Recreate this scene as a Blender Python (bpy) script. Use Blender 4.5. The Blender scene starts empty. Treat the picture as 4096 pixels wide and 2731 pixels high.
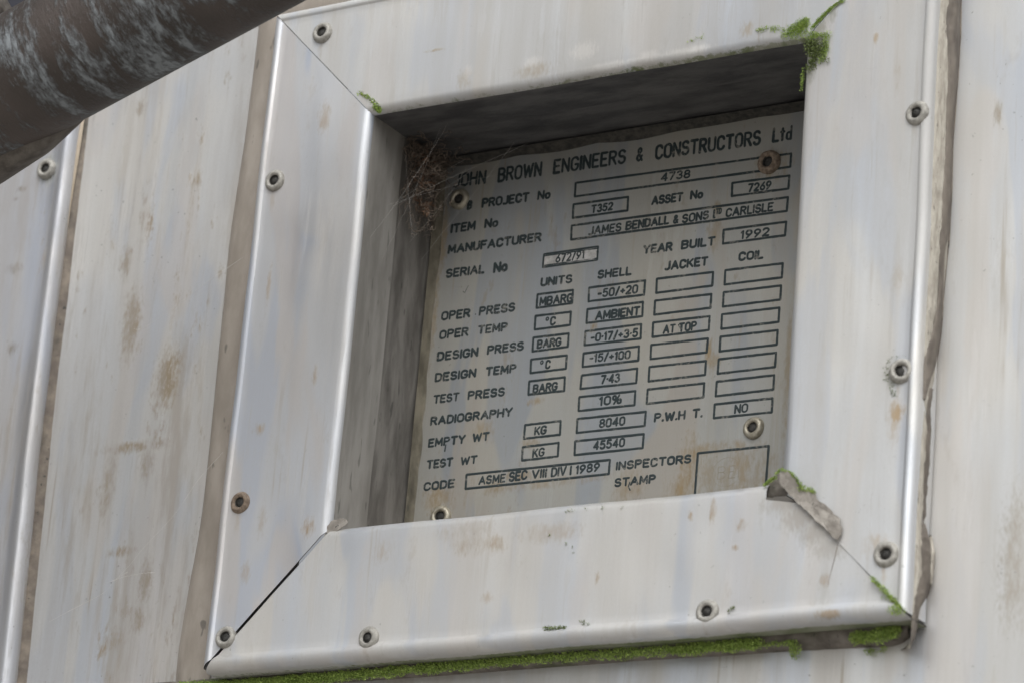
import bpy, bmesh, math, random
from mathutils import Vector, Matrix, noise as mnoise

random.seed(11)
SC = bpy.context.scene
COL = SC.collection
R = math.radians

# ------------------------------------------------------------------ camera
S = 0.24                                   # metres: width of the opening in the surround
SW, SH = 4096.0, 2731.0
CF = 14727.0                               # focal length in photo pixels
AZ, EL, RO = R(-32.88), R(19.65), R(4.89)
CPOS = Vector((4.05, -5.66, -2.06)) * S
ca, sa, ce, se, cr, sr = math.cos(AZ), math.sin(AZ), math.cos(EL), math.sin(EL), math.cos(RO), math.sin(RO)
FWD = Vector((sa * ce, ca * ce, se))
R0 = Vector((ca, -sa, 0))
U0 = R0.cross(FWD)
RGT = cr * R0 + sr * U0
UPV = -sr * R0 + cr * U0
cam_d = bpy.data.cameras.new('camera')
cam = bpy.data.objects.new('camera', cam_d)
COL.objects.link(cam)
cam.matrix_world = Matrix(((RGT.x, UPV.x, -FWD.x, CPOS.x), (RGT.y, UPV.y, -FWD.y, CPOS.y),
                           (RGT.z, UPV.z, -FWD.z, CPOS.z), (0, 0, 0, 1)))
cam_d.sensor_fit = 'HORIZONTAL'
cam_d.sensor_width = 36
cam_d.lens = CF / SW * 36
cam_d.clip_start = 0.05
cam_d.clip_end = 200
cam_d.dof.use_dof = True
cam_d.dof.aperture_fstop = 13
SC.camera = cam


def at(x, y, Y):
    """photo pixel -> point on the plane at depth Y (metres behind the face of the surround)"""
    d = FWD * CF + RGT * (x - SW / 2) + UPV * (SH / 2 - y)
    return CPOS + d * ((Y - CPOS.y) / d.y)


cam_d.dof.focus_distance = (at(2500, 1400, 0.05) - CPOS).dot(FWD)

# ------------------------------------------------------------------ sky and sun
SUN_EL, SUN_AZ = R(50), R(28)              # sun high, in front of the wall and to the right
world = bpy.data.worlds.new('World')
SC.world = world
world.use_nodes = True


class NT:
    """small helper to write node trees"""
    def __init__(s, tree):
        s.t = tree

    def n(s, kind, **kw):
        nd = s.t.nodes.new(kind)
        for k, v in kw.items():
            setattr(nd, k, v)
        return nd

    def put(s, sock, v):
        if v is None:
            return
        if hasattr(v, 'is_output') or hasattr(v, 'links'):
            s.t.links.new(v, sock)
        elif isinstance(v, (tuple, list)) and len(v) == 3 and sock.type == 'RGBA':
            sock.default_value = (*v, 1)
        else:
            sock.default_value = v

    def m(s, op, a, b=None, c=None, clamp=False):
        nd = s.n('ShaderNodeMath', operation=op, use_clamp=clamp)
        for i, v in enumerate((a, b, c)):
            s.put(nd.inputs[i], v)
        return nd.outputs[0]

    def v(s, op, a, b=None):
        nd = s.n('ShaderNodeVectorMath', operation=op)
        s.put(nd.inputs[0], a)
        s.put(nd.inputs[1], b)
        return nd.outputs['Value'] if op in ('LENGTH', 'DOT_PRODUCT', 'DISTANCE') else nd.outputs[0]

    def noise(s, vec, scale=1.0, detail=3.0, rough=0.55, dist=0.0):
        nd = s.n('ShaderNodeTexNoise')
        s.put(nd.inputs['Vector'], vec)
        nd.inputs['Scale'].default_value = scale
        nd.inputs['Detail'].default_value = detail
        nd.inputs['Roughness'].default_value = rough
        nd.inputs['Distortion'].default_value = dist
        return nd.outputs['Fac']

    def step(s, x, lo, hi, a=0.0, b=1.0):
        nd = s.n('ShaderNodeMapRange', interpolation_type='SMOOTHSTEP')
        for i, v in enumerate((x, lo, hi, a, b)):
            s.put(nd.inputs[i], v)
        return nd.outputs[0]

    def mix(s, f, a, b, blend='MIX'):
        nd = s.n('ShaderNodeMix', data_type='RGBA', blend_type=blend)
        s.put(nd.inputs[0], f)
        s.put(nd.inputs[6], a)
        s.put(nd.inputs[7], b)
        return nd.outputs[2]


w = NT(world.node_tree)
world.node_tree.nodes.clear()
sky = w.n('ShaderNodeTexSky', sky_type='NISHITA')
sky.sun_disc = False
sky.sun_elevation = SUN_EL
sky.sun_rotation = R(180) - SUN_AZ
sky.air_density, sky.dust_density, sky.ozone_density = 1.0, 4.0, 1.0
hs = w.n('ShaderNodeHueSaturation')
hs.inputs['Saturation'].default_value = 0.12
w.put(hs.inputs['Color'], sky.outputs[0])
gen = w.n('ShaderNodeTexCoord').outputs['Generated']
sep = w.n('ShaderNodeSeparateXYZ')
w.put(sep.inputs[0], gen)
dx, dy, dz = sep.outputs
# clouds, sky darkened on the left to dim its reflections, pale ground below the horizon
cl = w.noise(w.v('MULTIPLY', gen, (3.2, 3.2, 5.0)), 2.1, 4, .55)
cloudf = w.step(cl, .36, .66, .70, 1.22)
side = w.step(w.m('ADD', dx, w.m('MULTIPLY', w.m('SUBTRACT', w.noise(gen, 7.0, 2, .5), .5), .16)), -.64, -.43)
lowf = w.step(dz, .12, .42, .90, 1.0)
tint = w.mix(side, (.07, .068, .078), (1, 1, 1))
cloudc = w.n('ShaderNodeCombineColor')
for i in range(3):
    w.put(cloudc.inputs[i], w.m('MULTIPLY', cloudf, lowf))
skycol = w.mix(1.0, w.mix(1.0, hs.outputs[0], cloudc.outputs[0], 'MULTIPLY'), w.mix(1.0, tint, (.975, .99, .985), 'MULTIPLY'), 'MULTIPLY')
ground = w.step(dz, -.10, .02)
skyg = w.mix(ground, (1.9, 1.8, 1.65), skycol)
bg = w.n('ShaderNodeBackground')
bg.inputs['Strength'].default_value = 0.15
w.put(bg.inputs['Color'], skyg)
wo = w.n('ShaderNodeOutputWorld')
w.put(wo.inputs[0], bg.outputs[0])

sun_d = bpy.data.lights.new('sun', 'SUN')
sun_d.energy = 0.5
sun_d.angle = R(60)
sun_d.color = (1.0, .96, .9)
sun = bpy.data.objects.new('sun', sun_d)
COL.objects.link(sun)
sdir = Vector((math.sin(SUN_AZ) * math.cos(SUN_EL), -math.cos(SUN_AZ) * math.cos(SUN_EL), math.sin(SUN_EL)))
sun.rotation_euler = sdir.to_track_quat('Z', 'Y').to_euler()

SC.view_settings.view_transform = 'Standard'
SC.view_settings.look = 'None'
SC.view_settings.exposure = 0.70
SC.view_settings.gamma = 1.0
SC.view_settings.use_curve_mapping = False


# ------------------------------------------------------------------ materials
def new_mat(name):
    m = bpy.data.materials.new(name)
    m.use_nodes = True
    t = NT(m.node_tree)
    m.node_tree.nodes.clear()
    p = t.n('ShaderNodeBsdfPrincipled')
    o = t.n('ShaderNodeOutputMaterial')
    t.put(o.inputs[0], p.outputs[0])
    return m, t, p


def position(t):
    return t.n('ShaderNodeNewGeometry').outputs['Position']


def bump(t, p, h, dist, strength=1.0, prev=None):
    b = t.n('ShaderNodeBump')
    b.inputs['Strength'].default_value = strength
    b.inputs['Distance'].default_value = dist
    t.put(b.inputs['Height'], h)
    if prev is not None:
        t.put(b.inputs['Normal'], prev)
    t.put(p.inputs['Normal'], b.outputs[0])
    return b.outputs[0]


def blob(t, pos, cx, cz, rx, rz, warp=None):
    """soft spot of real size at (cx, cz) on the wall"""
    q = t.v('SUBTRACT', pos, (cx, 0, cz))
    q = t.v('MULTIPLY', q, (1 / rx, 0, 1 / rz))
    if warp is not None:
        q = t.v('ADD', q, warp)
    return t.step(t.v('LENGTH', q), 1.3, .25)


def steel(name, base=(.60, .60, .60), rough=.36, metal=.9, stain=.5, stain_col=(.22, .165, .10), streak=.5, specks=.5,
          wave=.0006, blobs=(), blobcol=(.20, .14, .08), chips=(), chipcol=(.82, .81, .80), algae=None, film=.42, filmcol=(.40, .385, .365), seed=0.0, hue=.5, drip=.5, brown=None):
    m, t, p = new_mat(name)
    pos = position(t)
    sp = t.v('ADD', pos, (seed, seed, seed))
    st = t.noise(t.v('MULTIPLY', sp, (48, 30, 3.2)), 1.0, 4, .55)
    st2 = t.noise(t.v('MULTIPLY', sp, (320, 320, 9)), 1.0, 3, .6)
    fine = t.noise(t.v('MULTIPLY', sp, (2600, 2600, 60)), 1.0, 2, .6)
    big = t.noise(t.v('MULTIPLY', sp, (16, 16, 9)), 1.0, 3, .5)
    # weathered oxide film comes in vertical runs
    f = t.m('MULTIPLY', t.step(st, .35, .68), streak)
    f = t.m('ADD', f, t.m('MULTIPLY', t.step(st2, .45, .75), streak * .10))
    col = t.mix(t.m('MULTIPLY', f, .55, clamp=True), base, tuple(c * k for c, k in zip(base, (.84, .815, .78))))
    col = t.mix(t.step(big, .35, .62, 0, .6), col, tuple(c * k for c, k in zip(base, (.84, .90, 1.0))))
    hp = t.noise(t.v('MULTIPLY', sp, (34, 34, 7)), 1.0, 3, .5, .6)  # bluish, then warm patches: mottling plus reflections painted into the colour
    col = t.mix(t.step(hp, .50, .58, 0, hue), col, tuple(c * k for c, k in zip(base, (.76, .835, .98))))
    hp2 = t.noise(t.v('MULTIPLY', t.v('ADD', sp, (4.1, 0, 2.2)), (30, 30, 6)), 1.0, 3, .5, .6)
    col = t.mix(t.step(hp2, .52, .60, 0, hue), col, tuple(c * k for c, k in zip(base, (.92, .885, .87))))
    dr = t.noise(t.v('MULTIPLY', sp, (210, 210, 7)), 1.0, 4, .6, .2)
    dr = t.m('MULTIPLY', t.step(dr, .60, .74), t.step(t.noise(sp, 14, 2, .5), .42, .62))
    col = t.mix(t.m('MULTIPLY', dr, drip), col, (.33, .27, .19))
    sc = t.noise(t.v('MULTIPLY', sp, (60, 60, 700)), 1.0, 2, .5, 1.2)
    sc = t.m('MULTIPLY', t.step(sc, .70, .74), t.step(t.noise(sp, 23, 2, .5), .55, .65))
    # stains
    bn = t.noise(t.v('MULTIPLY', sp, (75, 75, 26)), 1.0, 5, .65, .3)
    bn2 = t.noise(t.v('MULTIPLY', sp, (300, 300, 110)), 1.0, 4, .65)
    if callable(stain):
        stain = stain(t, pos)
    sm = t.m('MULTIPLY', t.step(t.m('ADD', bn, t.m('MULTIPLY', t.m('SUBTRACT', bn2, .5), .5)), .60, .76), stain)
    warp = None
    if blobs or chips:
        wn = t.n('ShaderNodeTexNoise')
        t.put(wn.inputs['Vector'], t.v('MULTIPLY', pos, (150, 150, 62)))
        wn.inputs['Detail'].default_value = 4
        wv = t.v('SUBTRACT', wn.outputs['Color'], (.5, .5, .5))
        warp = t.v('MULTIPLY', wv, (1.7, 0, 1.5))
    bm_ = None
    for b in blobs:
        k = t.m('MULTIPLY', blob(t, pos, b[0], b[1], b[2], b[3], warp), min(b[4] * 1.75, .95))
        bm_ = k if bm_ is None else t.m('MAXIMUM', bm_, k)
    col = t.mix(sm, col, stain_col)
    if bm_ is not None:
        brk = t.noise(t.v('MULTIPLY', sp, (420, 420, 150)), 1.0, 5, .7)
        brk2 = t.noise(t.v('MULTIPLY', sp, (110, 110, 24)), 1.0, 4, .65)
        bm_ = t.m('MULTIPLY', bm_, t.step(t.m('ADD', brk, t.m('MULTIPLY', brk2, .9)), .70, 1.12, .12, 1.15), clamp=True)
        col = t.mix(bm_, col, t.mix(brk2, tuple(c * .72 for c in blobcol), tuple(c * 1.25 for c in blobcol)))
        sm = t.m('MAXIMUM', sm, bm_)
    # fly specks and pits
    sn = t.noise(sp, 380, 3, .6)
    sg = t.noise(sp, 30, 2, .5)
    sk = t.m('MULTIPLY', t.step(sn, .69, .73), t.step(sg, .40, .62))
    sk = t.m('MULTIPLY', sk, specks)
    col = t.mix(sk, col, (.05, .05, .045))
    cm = None
    for b in chips:
        k = t.m('MULTIPLY', blob(t, pos, b[0], b[1], b[2], b[3], warp), b[4])
        cm = k if cm is None else t.m('MAXIMUM', cm, k)
    if cm is not None:
        col = t.mix(cm, col, chipcol)
        sm = t.m('MAXIMUM', sm, cm)
    met = t.m('MULTIPLY', t.m('SUBTRACT', 1.0, t.m('MAXIMUM', sm, sk)), metal)
    if algae is not None:
        an = t.noise(sp, 260, 5, .7)
        am = t.step(t.m('ADD', an, algae(t, pos)), .62, .86)
        col = t.mix(am, col, t.mix(t.noise(sp, 900, 3, .6), (.04, .055, .018), (.15, .20, .05)))
        met = t.m('MULTIPLY', met, t.m('SUBTRACT', 1.0, am))
        sm = t.m('MAXIMUM', sm, am)
    # broad brown weathering in continuous vertical runs
    if brown is not None:
        v1 = t.noise(t.v('MULTIPLY', sp, (62, 62, 5.5)), 1.0, 5, .62, .25)
        v2 = t.noise(t.v('MULTIPLY', sp, (260, 260, 40)), 1.0, 4, .7)
        vm = t.m('MULTIPLY', t.step(t.m('ADD', v1, t.m('MULTIPLY', t.m('SUBTRACT', v2, .5), .35)), .47, .66), brown(t, pos))
        col = t.mix(vm, col, (.235, .19, .135))
        sm = t.m('MAXIMUM', sm, t.m('MULTIPLY', vm, .7))
        met = t.m('MULTIPLY', met, t.m('SUBTRACT', 1.0, t.m('MULTIPLY', vm, .8)))
    # crisp-edged water runs and fine grain
    r1 = t.noise(t.v('MULTIPLY', sp, (150, 150, 8)), 1.0, 5, .68, .15)
    run = t.m('MULTIPLY', t.step(r1, .575, .605), t.step(t.noise(sp, 19, 3, .55), .44, .60))
    r2 = t.noise(t.v('MULTIPLY', t.v('ADD', sp, (1.7, 0, .9)), (110, 110, 11)), 1.0, 5, .66, .2)
    run2 = t.m('MULTIPLY', t.step(r2, .58, .61), t.step(t.noise(t.v('ADD', sp, (9, 0, 3)), 15, 3, .55), .46, .60))
    grain = t.noise(t.v('MULTIPLY', sp, (1500, 1500, 700)), 1.0, 3, .7)
    # thin dull film of dirt over the metal
    fm = t.m('MULTIPLY', t.step(t.m('ADD', st, t.m('MULTIPLY', big, .4)), .45, .9), film, clamp=True)
    fm = t.m('ADD', fm, t.m('MULTIPLY', run, .22))
    fm = t.m('SUBTRACT', fm, t.m('MULTIPLY', run2, .16))
    fm = t.m('ADD', t.m('MAXIMUM', fm, 0.0), t.m('MULTIPLY', t.m('SUBTRACT', grain, .5), .30), clamp=True)
    if callable(filmcol):
        filmcol = filmcol(t, pos)
    met = t.m('MULTIPLY', met, t.m('SUBTRACT', 1.0, fm))
    col = t.mix(fm, col, filmcol)
    rg = t.m('ADD', rough + .03, t.m('MULTIPLY', fm, .42))
    rg = t.m('ADD', rg, t.m('MULTIPLY', fine, .10))
    rg = t.m('ADD', rg, t.m('MULTIPLY', sm, .3), clamp=True)
    t.put(p.inputs['Base Color'], col)
    t.put(p.inputs['Metallic'], met)
    t.put(p.inputs['Roughness'], t.m('ADD', rg, t.m('MULTIPLY', sc, .15), clamp=True))
    wv = t.noise(t.v('MULTIPLY', sp, (14, 14, 8)), 1.0, 2, .45)
    b1 = bump(t, p, wv, wave * 4)
    b2 = bump(t, p, t.m('ADD', t.m('ADD', fine, t.m('MULTIPLY', sc, 1.0)), t.m('MULTIPLY', sm, 1.5)), .00006, .6, b1)
    return m


def plain(name, c1, c2, scale=200, rough=.85, bumpd=.0004, specks=0.0, metal=0.0, stretch=(1, 1, 1), c3=None):
    m, t, p = new_mat(name)
    pos = t.v('MULTIPLY', position(t), stretch)
    n1 = t.noise(pos, scale, 5, .62)
    col = t.mix(t.step(n1, .32, .68), c1, c2)
    if c3 is not None:
        col = t.mix(t.step(t.noise(pos, scale * .23, 4, .6), .52, .72), col, c3)
    if specks:
        sk = t.m('MULTIPLY', t.step(t.noise(pos, scale * 3.1, 2, .5), .66, .72), specks)
        col = t.mix(sk, col, (.03, .03, .028))
    t.put(p.inputs['Base Color'], col)
    p.inputs['Roughness'].default_value = rough
    p.inputs['Metallic'].default_value = metal
    bump(t, p, t.noise(pos, scale * 1.7, 4, .6), bumpd)
    return m


def P(x, y, Y, rx, rz, s):
    """blob spec from a photo pixel, radii in photo pixels"""
    q = at(x, y, Y)
    return (q.x, q.z, rx / 6000.0, rz / 6700.0, s)


YW = 0.020                                   # face of the cladding behind the surround
YP = 0.0672                                  # face of the nameplate

M = {}
def stain_left(t, pos):
    s = t.n('ShaderNodeSeparateXYZ')
    t.put(s.inputs[0], pos)
    return t.step(s.outputs[0], -.05, .1, 1.0, .16)


def brown_left(t, pos):
    s = t.n('ShaderNodeSeparateXYZ')
    t.put(s.inputs[0], pos)
    return t.m('MULTIPLY', t.step(s.outputs[0], -.02, .12, .62, .12), t.step(s.outputs[2], .26, .05, .55, 1.0))


def film_side(t, pos):
    s = t.n('ShaderNodeSeparateXYZ')
    t.put(s.inputs[0], pos)
    return t.mix(t.step(s.outputs[0], -.06, .2), (.285, .272, .262), (.42, .405, .38))  # film colour runs darker towards the left


M['wall'] = steel('weathered_cladding', (.66, .648, .628), .36, .92, stain=stain_left, streak=.6, specks=.8, wave=.0005, hue=.6, drip=.8, brown=brown_left,
                  blobs=[P(461, 2555, YW, 36, 42, .75), P(560, 430, YW, 18, 34, .8), P(540, 1785, YW, 130, 24, .9), P(585, 1850, YW, 30, 60, .7),
                         P(670, 1510, YW, 55, 120, .55), P(520, 1300, YW, 40, 150, .5), P(430, 1940, YW, 30, 130, .5), P(480, 2205, YW, 60, 20, .95),
                         P(580, 2330, YW, 26, 90, .75), P(550, 2480, YW, 30, 50, .7), P(500, 1050, YW, 26, 70, .5), P(3992, 450, YW, 14, 46, .4),
                         P(4055, 2250, YW, 50, 220, .4)],
                  blobcol=(.20, .148, .082), film=.66, filmcol=film_side)
M['sheet'] = steel('stained_cladding_lap', (.56, .55, .55), .36, .85, stain=.5, streak=.7, specks=.9, wave=.0006,
                   blobs=[P(95, 760, .014, 20, 14, .7), P(70, 800, .014, 12, 10, .6), P(60, 1080, .014, 40, 24, .4), P(55, 1400, .014, 20, 30, .5)],
                   chips=[P(190, 680, .0125, 40, 60, .6)], chipcol=(.13, .14, .08),
                   blobcol=(.12, .10, .065), film=.85, filmcol=(.30, .288, .285), brown=brown_left, seed=3.1)


def algae_bottom(t, pos):
    s = t.n('ShaderNodeSeparateXYZ')
    t.put(s.inputs[0], pos)
    low = t.m('MULTIPLY', t.step(s.outputs[2], -.0590, -.0625), t.step(s.outputs[1], -.0005, .0085))
    along = t.step(s.outputs[0], -.02, .15, -.20, .22)
    return t.m('ADD', t.m('MULTIPLY', low, t.m('ADD', along, .42)), t.m('MULTIPLY', t.m('SUBTRACT', low, 1.0), .6))


def algae_top(t, pos):
    s = t.n('ShaderNodeSeparateXYZ')
    t.put(s.inputs[0], pos)
    low = t.step(s.outputs[2], .2185, .2135)
    along = t.step(s.outputs[0], .02, .24, -.26, .0)
    return t.m('ADD', t.m('MULTIPLY', low, t.m('ADD', along, .38)), t.m('MULTIPLY', t.m('SUBTRACT', low, 1.0), .7))


M['rail_top'] = steel('surround_steel_top', (.66, .648, .628), .42, .86, stain=.15, streak=.75, specks=.35,
                      chips=[P(2340, 205, 0, 50, 34, .7), P(2130, 250, 0, 36, 20, .55), P(2600, 225, 0, 36, 18, .5), P(1875, 290, 0, 16, 30, .4),
                             P(2750, 205, 0, 90, 14, .6), P(2440, 265, 0, 90, 16, .5)],
                      blobs=[P(2130, 285, 0, 60, 30, .35), P(1860, 320, 0, 26, 40, .35), P(2990, 120, 0, 26, 30, .35), P(1740, 205, 0, 40, 6, .5), P(1289, 131, 0, 30, 34, .22), P(1283, 206, 0, 9, 50, .22)],
                      blobcol=(.30, .22, .12), algae=algae_top, film=.62, seed=1.7)
M['rail_bottom'] = steel('surround_steel_bottom', (.63, .62, .605), .42, .86, stain=.22, streak=.6, specks=.45,
                         blobs=[P(1880, 2180, 0, 60, 36, .45), P(1985, 2175, 0, 40, 30, .4), P(2200, 2130, 0, 100, 34, .3), P(1860, 2130, 0, 90, 40, .25),
                                P(1950, 2390, 0, 22, 20, .3), P(1530, 2205, 0, 30, 40, .3), P(2855, 2045, 0, 10, 40, .5), P(2766, 2065, 0, 8, 16, .5),
                                P(2970, 2100, 0, 16, 20, .45), P(3310, 2450, -.003, 46, 14, .55), P(2945, 2190, 0, 12, 10, .6), P(3300, 2320, 0, 16, 20, .5),
                                P(2390, 2310, 0, 8, 20, .6), P(1472, 2549, 0, 30, 34, .22), P(1466, 2624, 0, 9, 50, .22), P(2828, 2445, 0, 30, 34, .22), P(2822, 2520, 0, 9, 50, .22)],
                         chips=[P(3130, 2010, 0, 60, 40, .8), P(3200, 2070, 0, 60, 50, .8), P(3260, 2130, 0, 60, 45, .7), P(3320, 2190, 0, 60, 40, .6), P(3215, 2120, 0, 20, 60, .5),
                                P(3300, 2330, 0, 14, 90, .25)], chipcol=(.27, .245, .215),
                         blobcol=(.27, .19, .11), algae=algae_bottom, film=.50, seed=5.2)
M['rail_left'] = steel('surround_steel_left', (.60, .60, .61), .36, .9, stain=.18, streak=.5, specks=.3,
                       blobs=[P(1040, 1715, 0, 22, 22, .55), P(1075, 1150, 0, 8, 90, .4), P(1300, 470, 0, 24, 60, .35), P(1240, 2105, 0, 24, 36, .6),
                              P(1260, 1500, 0, 10, 40, .4), P(985, 2290, 0, 20, 40, .35), P(1050, 2080, 0, 16, 60, .3), P(1098, 723, 0, 30, 34, .22), P(1092, 798, 0, 9, 50, .22), P(960, 2008, 0, 30, 34, .22), P(954, 2083, 0, 9, 50, .22), P(902, 2547, 0, 30, 34, .22), P(896, 2622, 0, 9, 50, .22)],
                       blobcol=(.25, .18, .11), film=.42, hue=.9, seed=7.9)
M['rail_right'] = steel('surround_steel_right', (.67, .66, .642), .42, .86, stain=.12, streak=.7, specks=.55,
                        blobs=[P(3592, 300, 0, 10, 60, .35), P(3505, 155, 0, 10, 20, .4), P(3590, 1650, 0, 26, 40, .55), P(3580, 1700, 0, 20, 60, .3),
                               P(3590, 1110, 0, 16, 50, .25), P(3500, 2180, 0, 40, 40, .28), P(3544, 2215, 0, 30, 34, .22), P(3538, 2290, 0, 9, 50, .22), P(3604, 1483, 0, 30, 34, .22), P(3598, 1558, 0, 9, 50, .22), P(3667, 452, 0, 30, 34, .22), P(3661, 527, 0, 9, 50, .22)],
                        chips=[P(3262, 190, 0, 40, 70, .85), P(3270, 120, 0, 34, 60, .7), P(3240, 270, 0, 22, 60, .7), P(3330, 40, 0, 20, 50, .5), P(3575, 1490, 0, 30, 50, .4)], chipcol=(.12, .125, .075),
                        blobcol=(.33, .23, .12), film=.62, seed=9.3)
M['liner'] = plain('dark_recess_steel', (.125, .116, .106), (.26, .245, .228), 60, .55, .0006, .5, metal=.35, stretch=(1.6, 1.6, .4))
M['grime_and_shade'] = plain('black_grime_and_shade', (.02, .02, .018), (.06, .055, .048), 300)  # joint dirt, and the painted dark inside rivet holes
M['return'] = plain('dull_dark_return', (.235, .222, .205), (.35, .335, .315), 50, .5, .0004, .4, metal=.3, stretch=(1.5, 1.5, .35))
M['soffit_shade'] = plain('shaded_underside', (.060, .060, .064), (.13, .128, .13), 60, .5, .0006, .3, metal=.3, stretch=(.5, 1.6, 1))  # shade under the top of the recess, put into the metal colour
M['back'] = plain('dark_insulation_board', (.02, .02, .02), (.035, .033, .03), 80)
M['plate'] = steel('stained_nameplate', (.41, .396, .362), .42, .70, stain=.45, stain_col=(.23, .17, .10), streak=.35, specks=.5, wave=.0002,
                   blobs=[P(2050, 1905, YP, 90, 26, .7), P(1985, 1935, YP, 46, 40, .6), P(2790, 1800, YP, 60, 26, .45), P(2900, 1790, YP, 80, 26, .4),
                          P(2760, 1880, YP, 36, 110, .55), P(2730, 1960, YP, 50, 60, .5), P(2950, 1890, YP, 150, 90, .38), P(2520, 1940, YP, 50, 60, .4),
                          P(2835, 1400, YP, 14, 40, .6), P(2850, 1440, YP, 30, 26, .4), P(2140, 1605, YP, 30, 14, .5), P(1930, 1720, YP, 40, 40, .35),
                          P(1760, 1990, YP, 60, 60, .45), P(1760, 2040, YP, 40, 40, .45), P(3080, 660, YP, 60, 60, .6), P(3030, 1860, YP, 16, 120, .3),
                          P(1775, 950, YP, 16, 160, .45), P(1735, 1250, YP, 14, 200, .45), P(1690, 1600, YP, 12, 160, .35),
                          P(2375, 1300, YP, 14, 26, .6), P(2180, 1930, YP, 200, 20, .3), P(2860, 930, YP, 26, 60, .35), P(2870, 830, YP, 16, 26, .4),
                          P(2120, 1770, YP, 30, 20, .4), P(3150, 1500, YP, 12, 300, .35), P(1650, 1690, YP, 12, 50, .8)],
                   blobcol=(.24, .175, .095), film=.35, filmcol=(.27, .256, .218), seed=2.2, hue=.9, drip=.7)
M['ink'] = plain('worn_dark_teal_enamel', (.010, .020, .024), (.022, .040, .045), 500, .55, .00005, c3=(.055, .068, .07))
mi, ti, pi_ = new_mat('worn_dark_teal_enamel')
_p = position(ti)
_w = ti.step(ti.m('ADD', ti.noise(_p, 620, 4, .7), ti.m('MULTIPLY', ti.noise(_p, 70, 3, .6), .6)), .88, 1.0)
ti.put(pi_.inputs['Base Color'], ti.mix(_w, ti.mix(ti.noise(_p, 240, 3, .6), (.006, .013, .016), (.020, .036, .040)), (.15, .145, .13)))
pi_.inputs['Roughness'].default_value = .6
M['ink'] = mi
M['etch'] = plain('etched_dull_steel', (.19, .16, .115), (.25, .21, .155), 500, .5, .00005)
M['white'] = plain('scraped_bright_steel', (.33, .32, .31), (.50, .49, .48), 400, .45, .0001, .4)
M['rivet'] = plain('dull_rivet_aluminium', (.24, .23, .21), (.38, .365, .335), 500, .6, .0003, .5, metal=.25)
M['rivet_brass'] = plain('tarnished_rivet', (.30, .27, .21), (.44, .41, .34), 500, .45, .0002, .4, metal=.55)
M['rivet_rust'] = plain('rusty_rivet', (.13, .095, .07), (.27, .21, .16), 600, .75, .0004, .5, metal=.15)
M['mandrel'] = plain('dark_mandrel', (.012, .012, .011), (.05, .047, .043), 900, .7, .0002)
M['seal'] = plain('grey_brown_sealant', (.095, .080, .068), (.18, .155, .13), 120, .75, .0007, .35, stretch=(1, 1, .35))
M['seal_pale'] = plain('frayed_pale_sealant', (.30, .27, .23), (.46, .43, .375), 260, .8, .0008, .8, stretch=(1.5, 1.5, .35))
M['seal_beige'] = plain('beige_dirty_sealant', (.235, .205, .175), (.32, .285, .25), 70, .8, .0004, .55, stretch=(1, 1, .35))
M['seal_dark'] = plain('mouldy_dark_sealant', (.12, .10, .085), (.23, .195, .16), 110, .85, .0006, .9, c3=(.05, .047, .04))
M['seal_mossy'] = plain('mossy_brown_sealant', (.10, .088, .075), (.20, .18, .16), 110, .85, .0006, .5, c3=(.06, .075, .03))
M['crust'] = plain('yellowish_dirt_crust', (.085, .075, .055), (.19, .17, .13), 130, .9, .0006, .4, stretch=(1, 1, .4))
M['flap'] = plain('thin_dried_sealant', (.20, .18, .16), (.34, .315, .285), 150, .85, .0008, .9, c3=(.15, .14, .115))
M['tan'] = plain('tan_sealant_edge', (.34, .28, .21), (.44, .37, .29), 90, .8, .0004, .3, stretch=(1, 1, .35))
M['moss'] = plain('green_moss', (.19, .29, .06), (.47, .61, .16), 900, .9, .0002, c3=(.33, .42, .10))
M['moss_dark'] = plain('dark_moss', (.09, .12, .04), (.24, .30, .11), 900, .9, .0002)
M['leaf'] = plain('dry_leaf_brown', (.11, .066, .042), (.26, .155, .10), 300, .85, .0003)
M['fluff'] = plain('brown_lint', (.10, .078, .062), (.22, .175, .14), 300, .95, .0003)
M['silk'] = plain('cobweb_silk', (.55, .53, .50), (.70, .68, .66), 300, .5, .00005)


# ------------------------------------------------------------------ mesh helpers
def obj(name, bm, m, parent=None, smooth=True):
    me = bpy.data.meshes.new(name)
    bm.normal_update()
    bm.to_mesh(me)
    bm.free()
    for p_ in me.polygons:
        p_.use_smooth = smooth
    me.materials.append(m)
    o = bpy.data.objects.new(name, me)
    COL.objects.link(o)
    if parent is not None:
        o.parent = parent
    return o


def thing(name, label, cat, group=None):
    o = bpy.data.objects.new(name, None)
    o.empty_display_size = .02
    COL.objects.link(o)
    return tag(o, label, cat, group)


def tag(o, label, cat, group=None, kind=None):
    o['label'] = label
    o['category'] = cat
    if group:
        o['group'] = group
    if kind:
        o['kind'] = kind
    return o


def grid_bm(rows, closed=False):
    bm = bmesh.new()
    vs = [[bm.verts.new(p) for p in r] for r in rows]
    for i in range(len(vs) - 1):
        for j in range(len(vs[0]) - (0 if closed else 1)):
            k = (j + 1) % len(vs[0])
            bm.faces.new((vs[i][j], vs[i][k], vs[i + 1][k], vs[i + 1][j]))
    return bm


def wob(p, f, seed=0.0):
    return mnoise.noise(Vector((p[0] * f + seed, p[1] * f + seed * 1.7, p[2] * f - seed)))


def solid(o, th, offset=-1):
    md = o.modifiers.new('thickness', 'SOLIDIFY')
    md.thickness = th
    md.offset = offset
    es = o.modifiers.new('crisp_edges', 'EDGE_SPLIT')
    es.split_angle = R(42)
    return o


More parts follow.
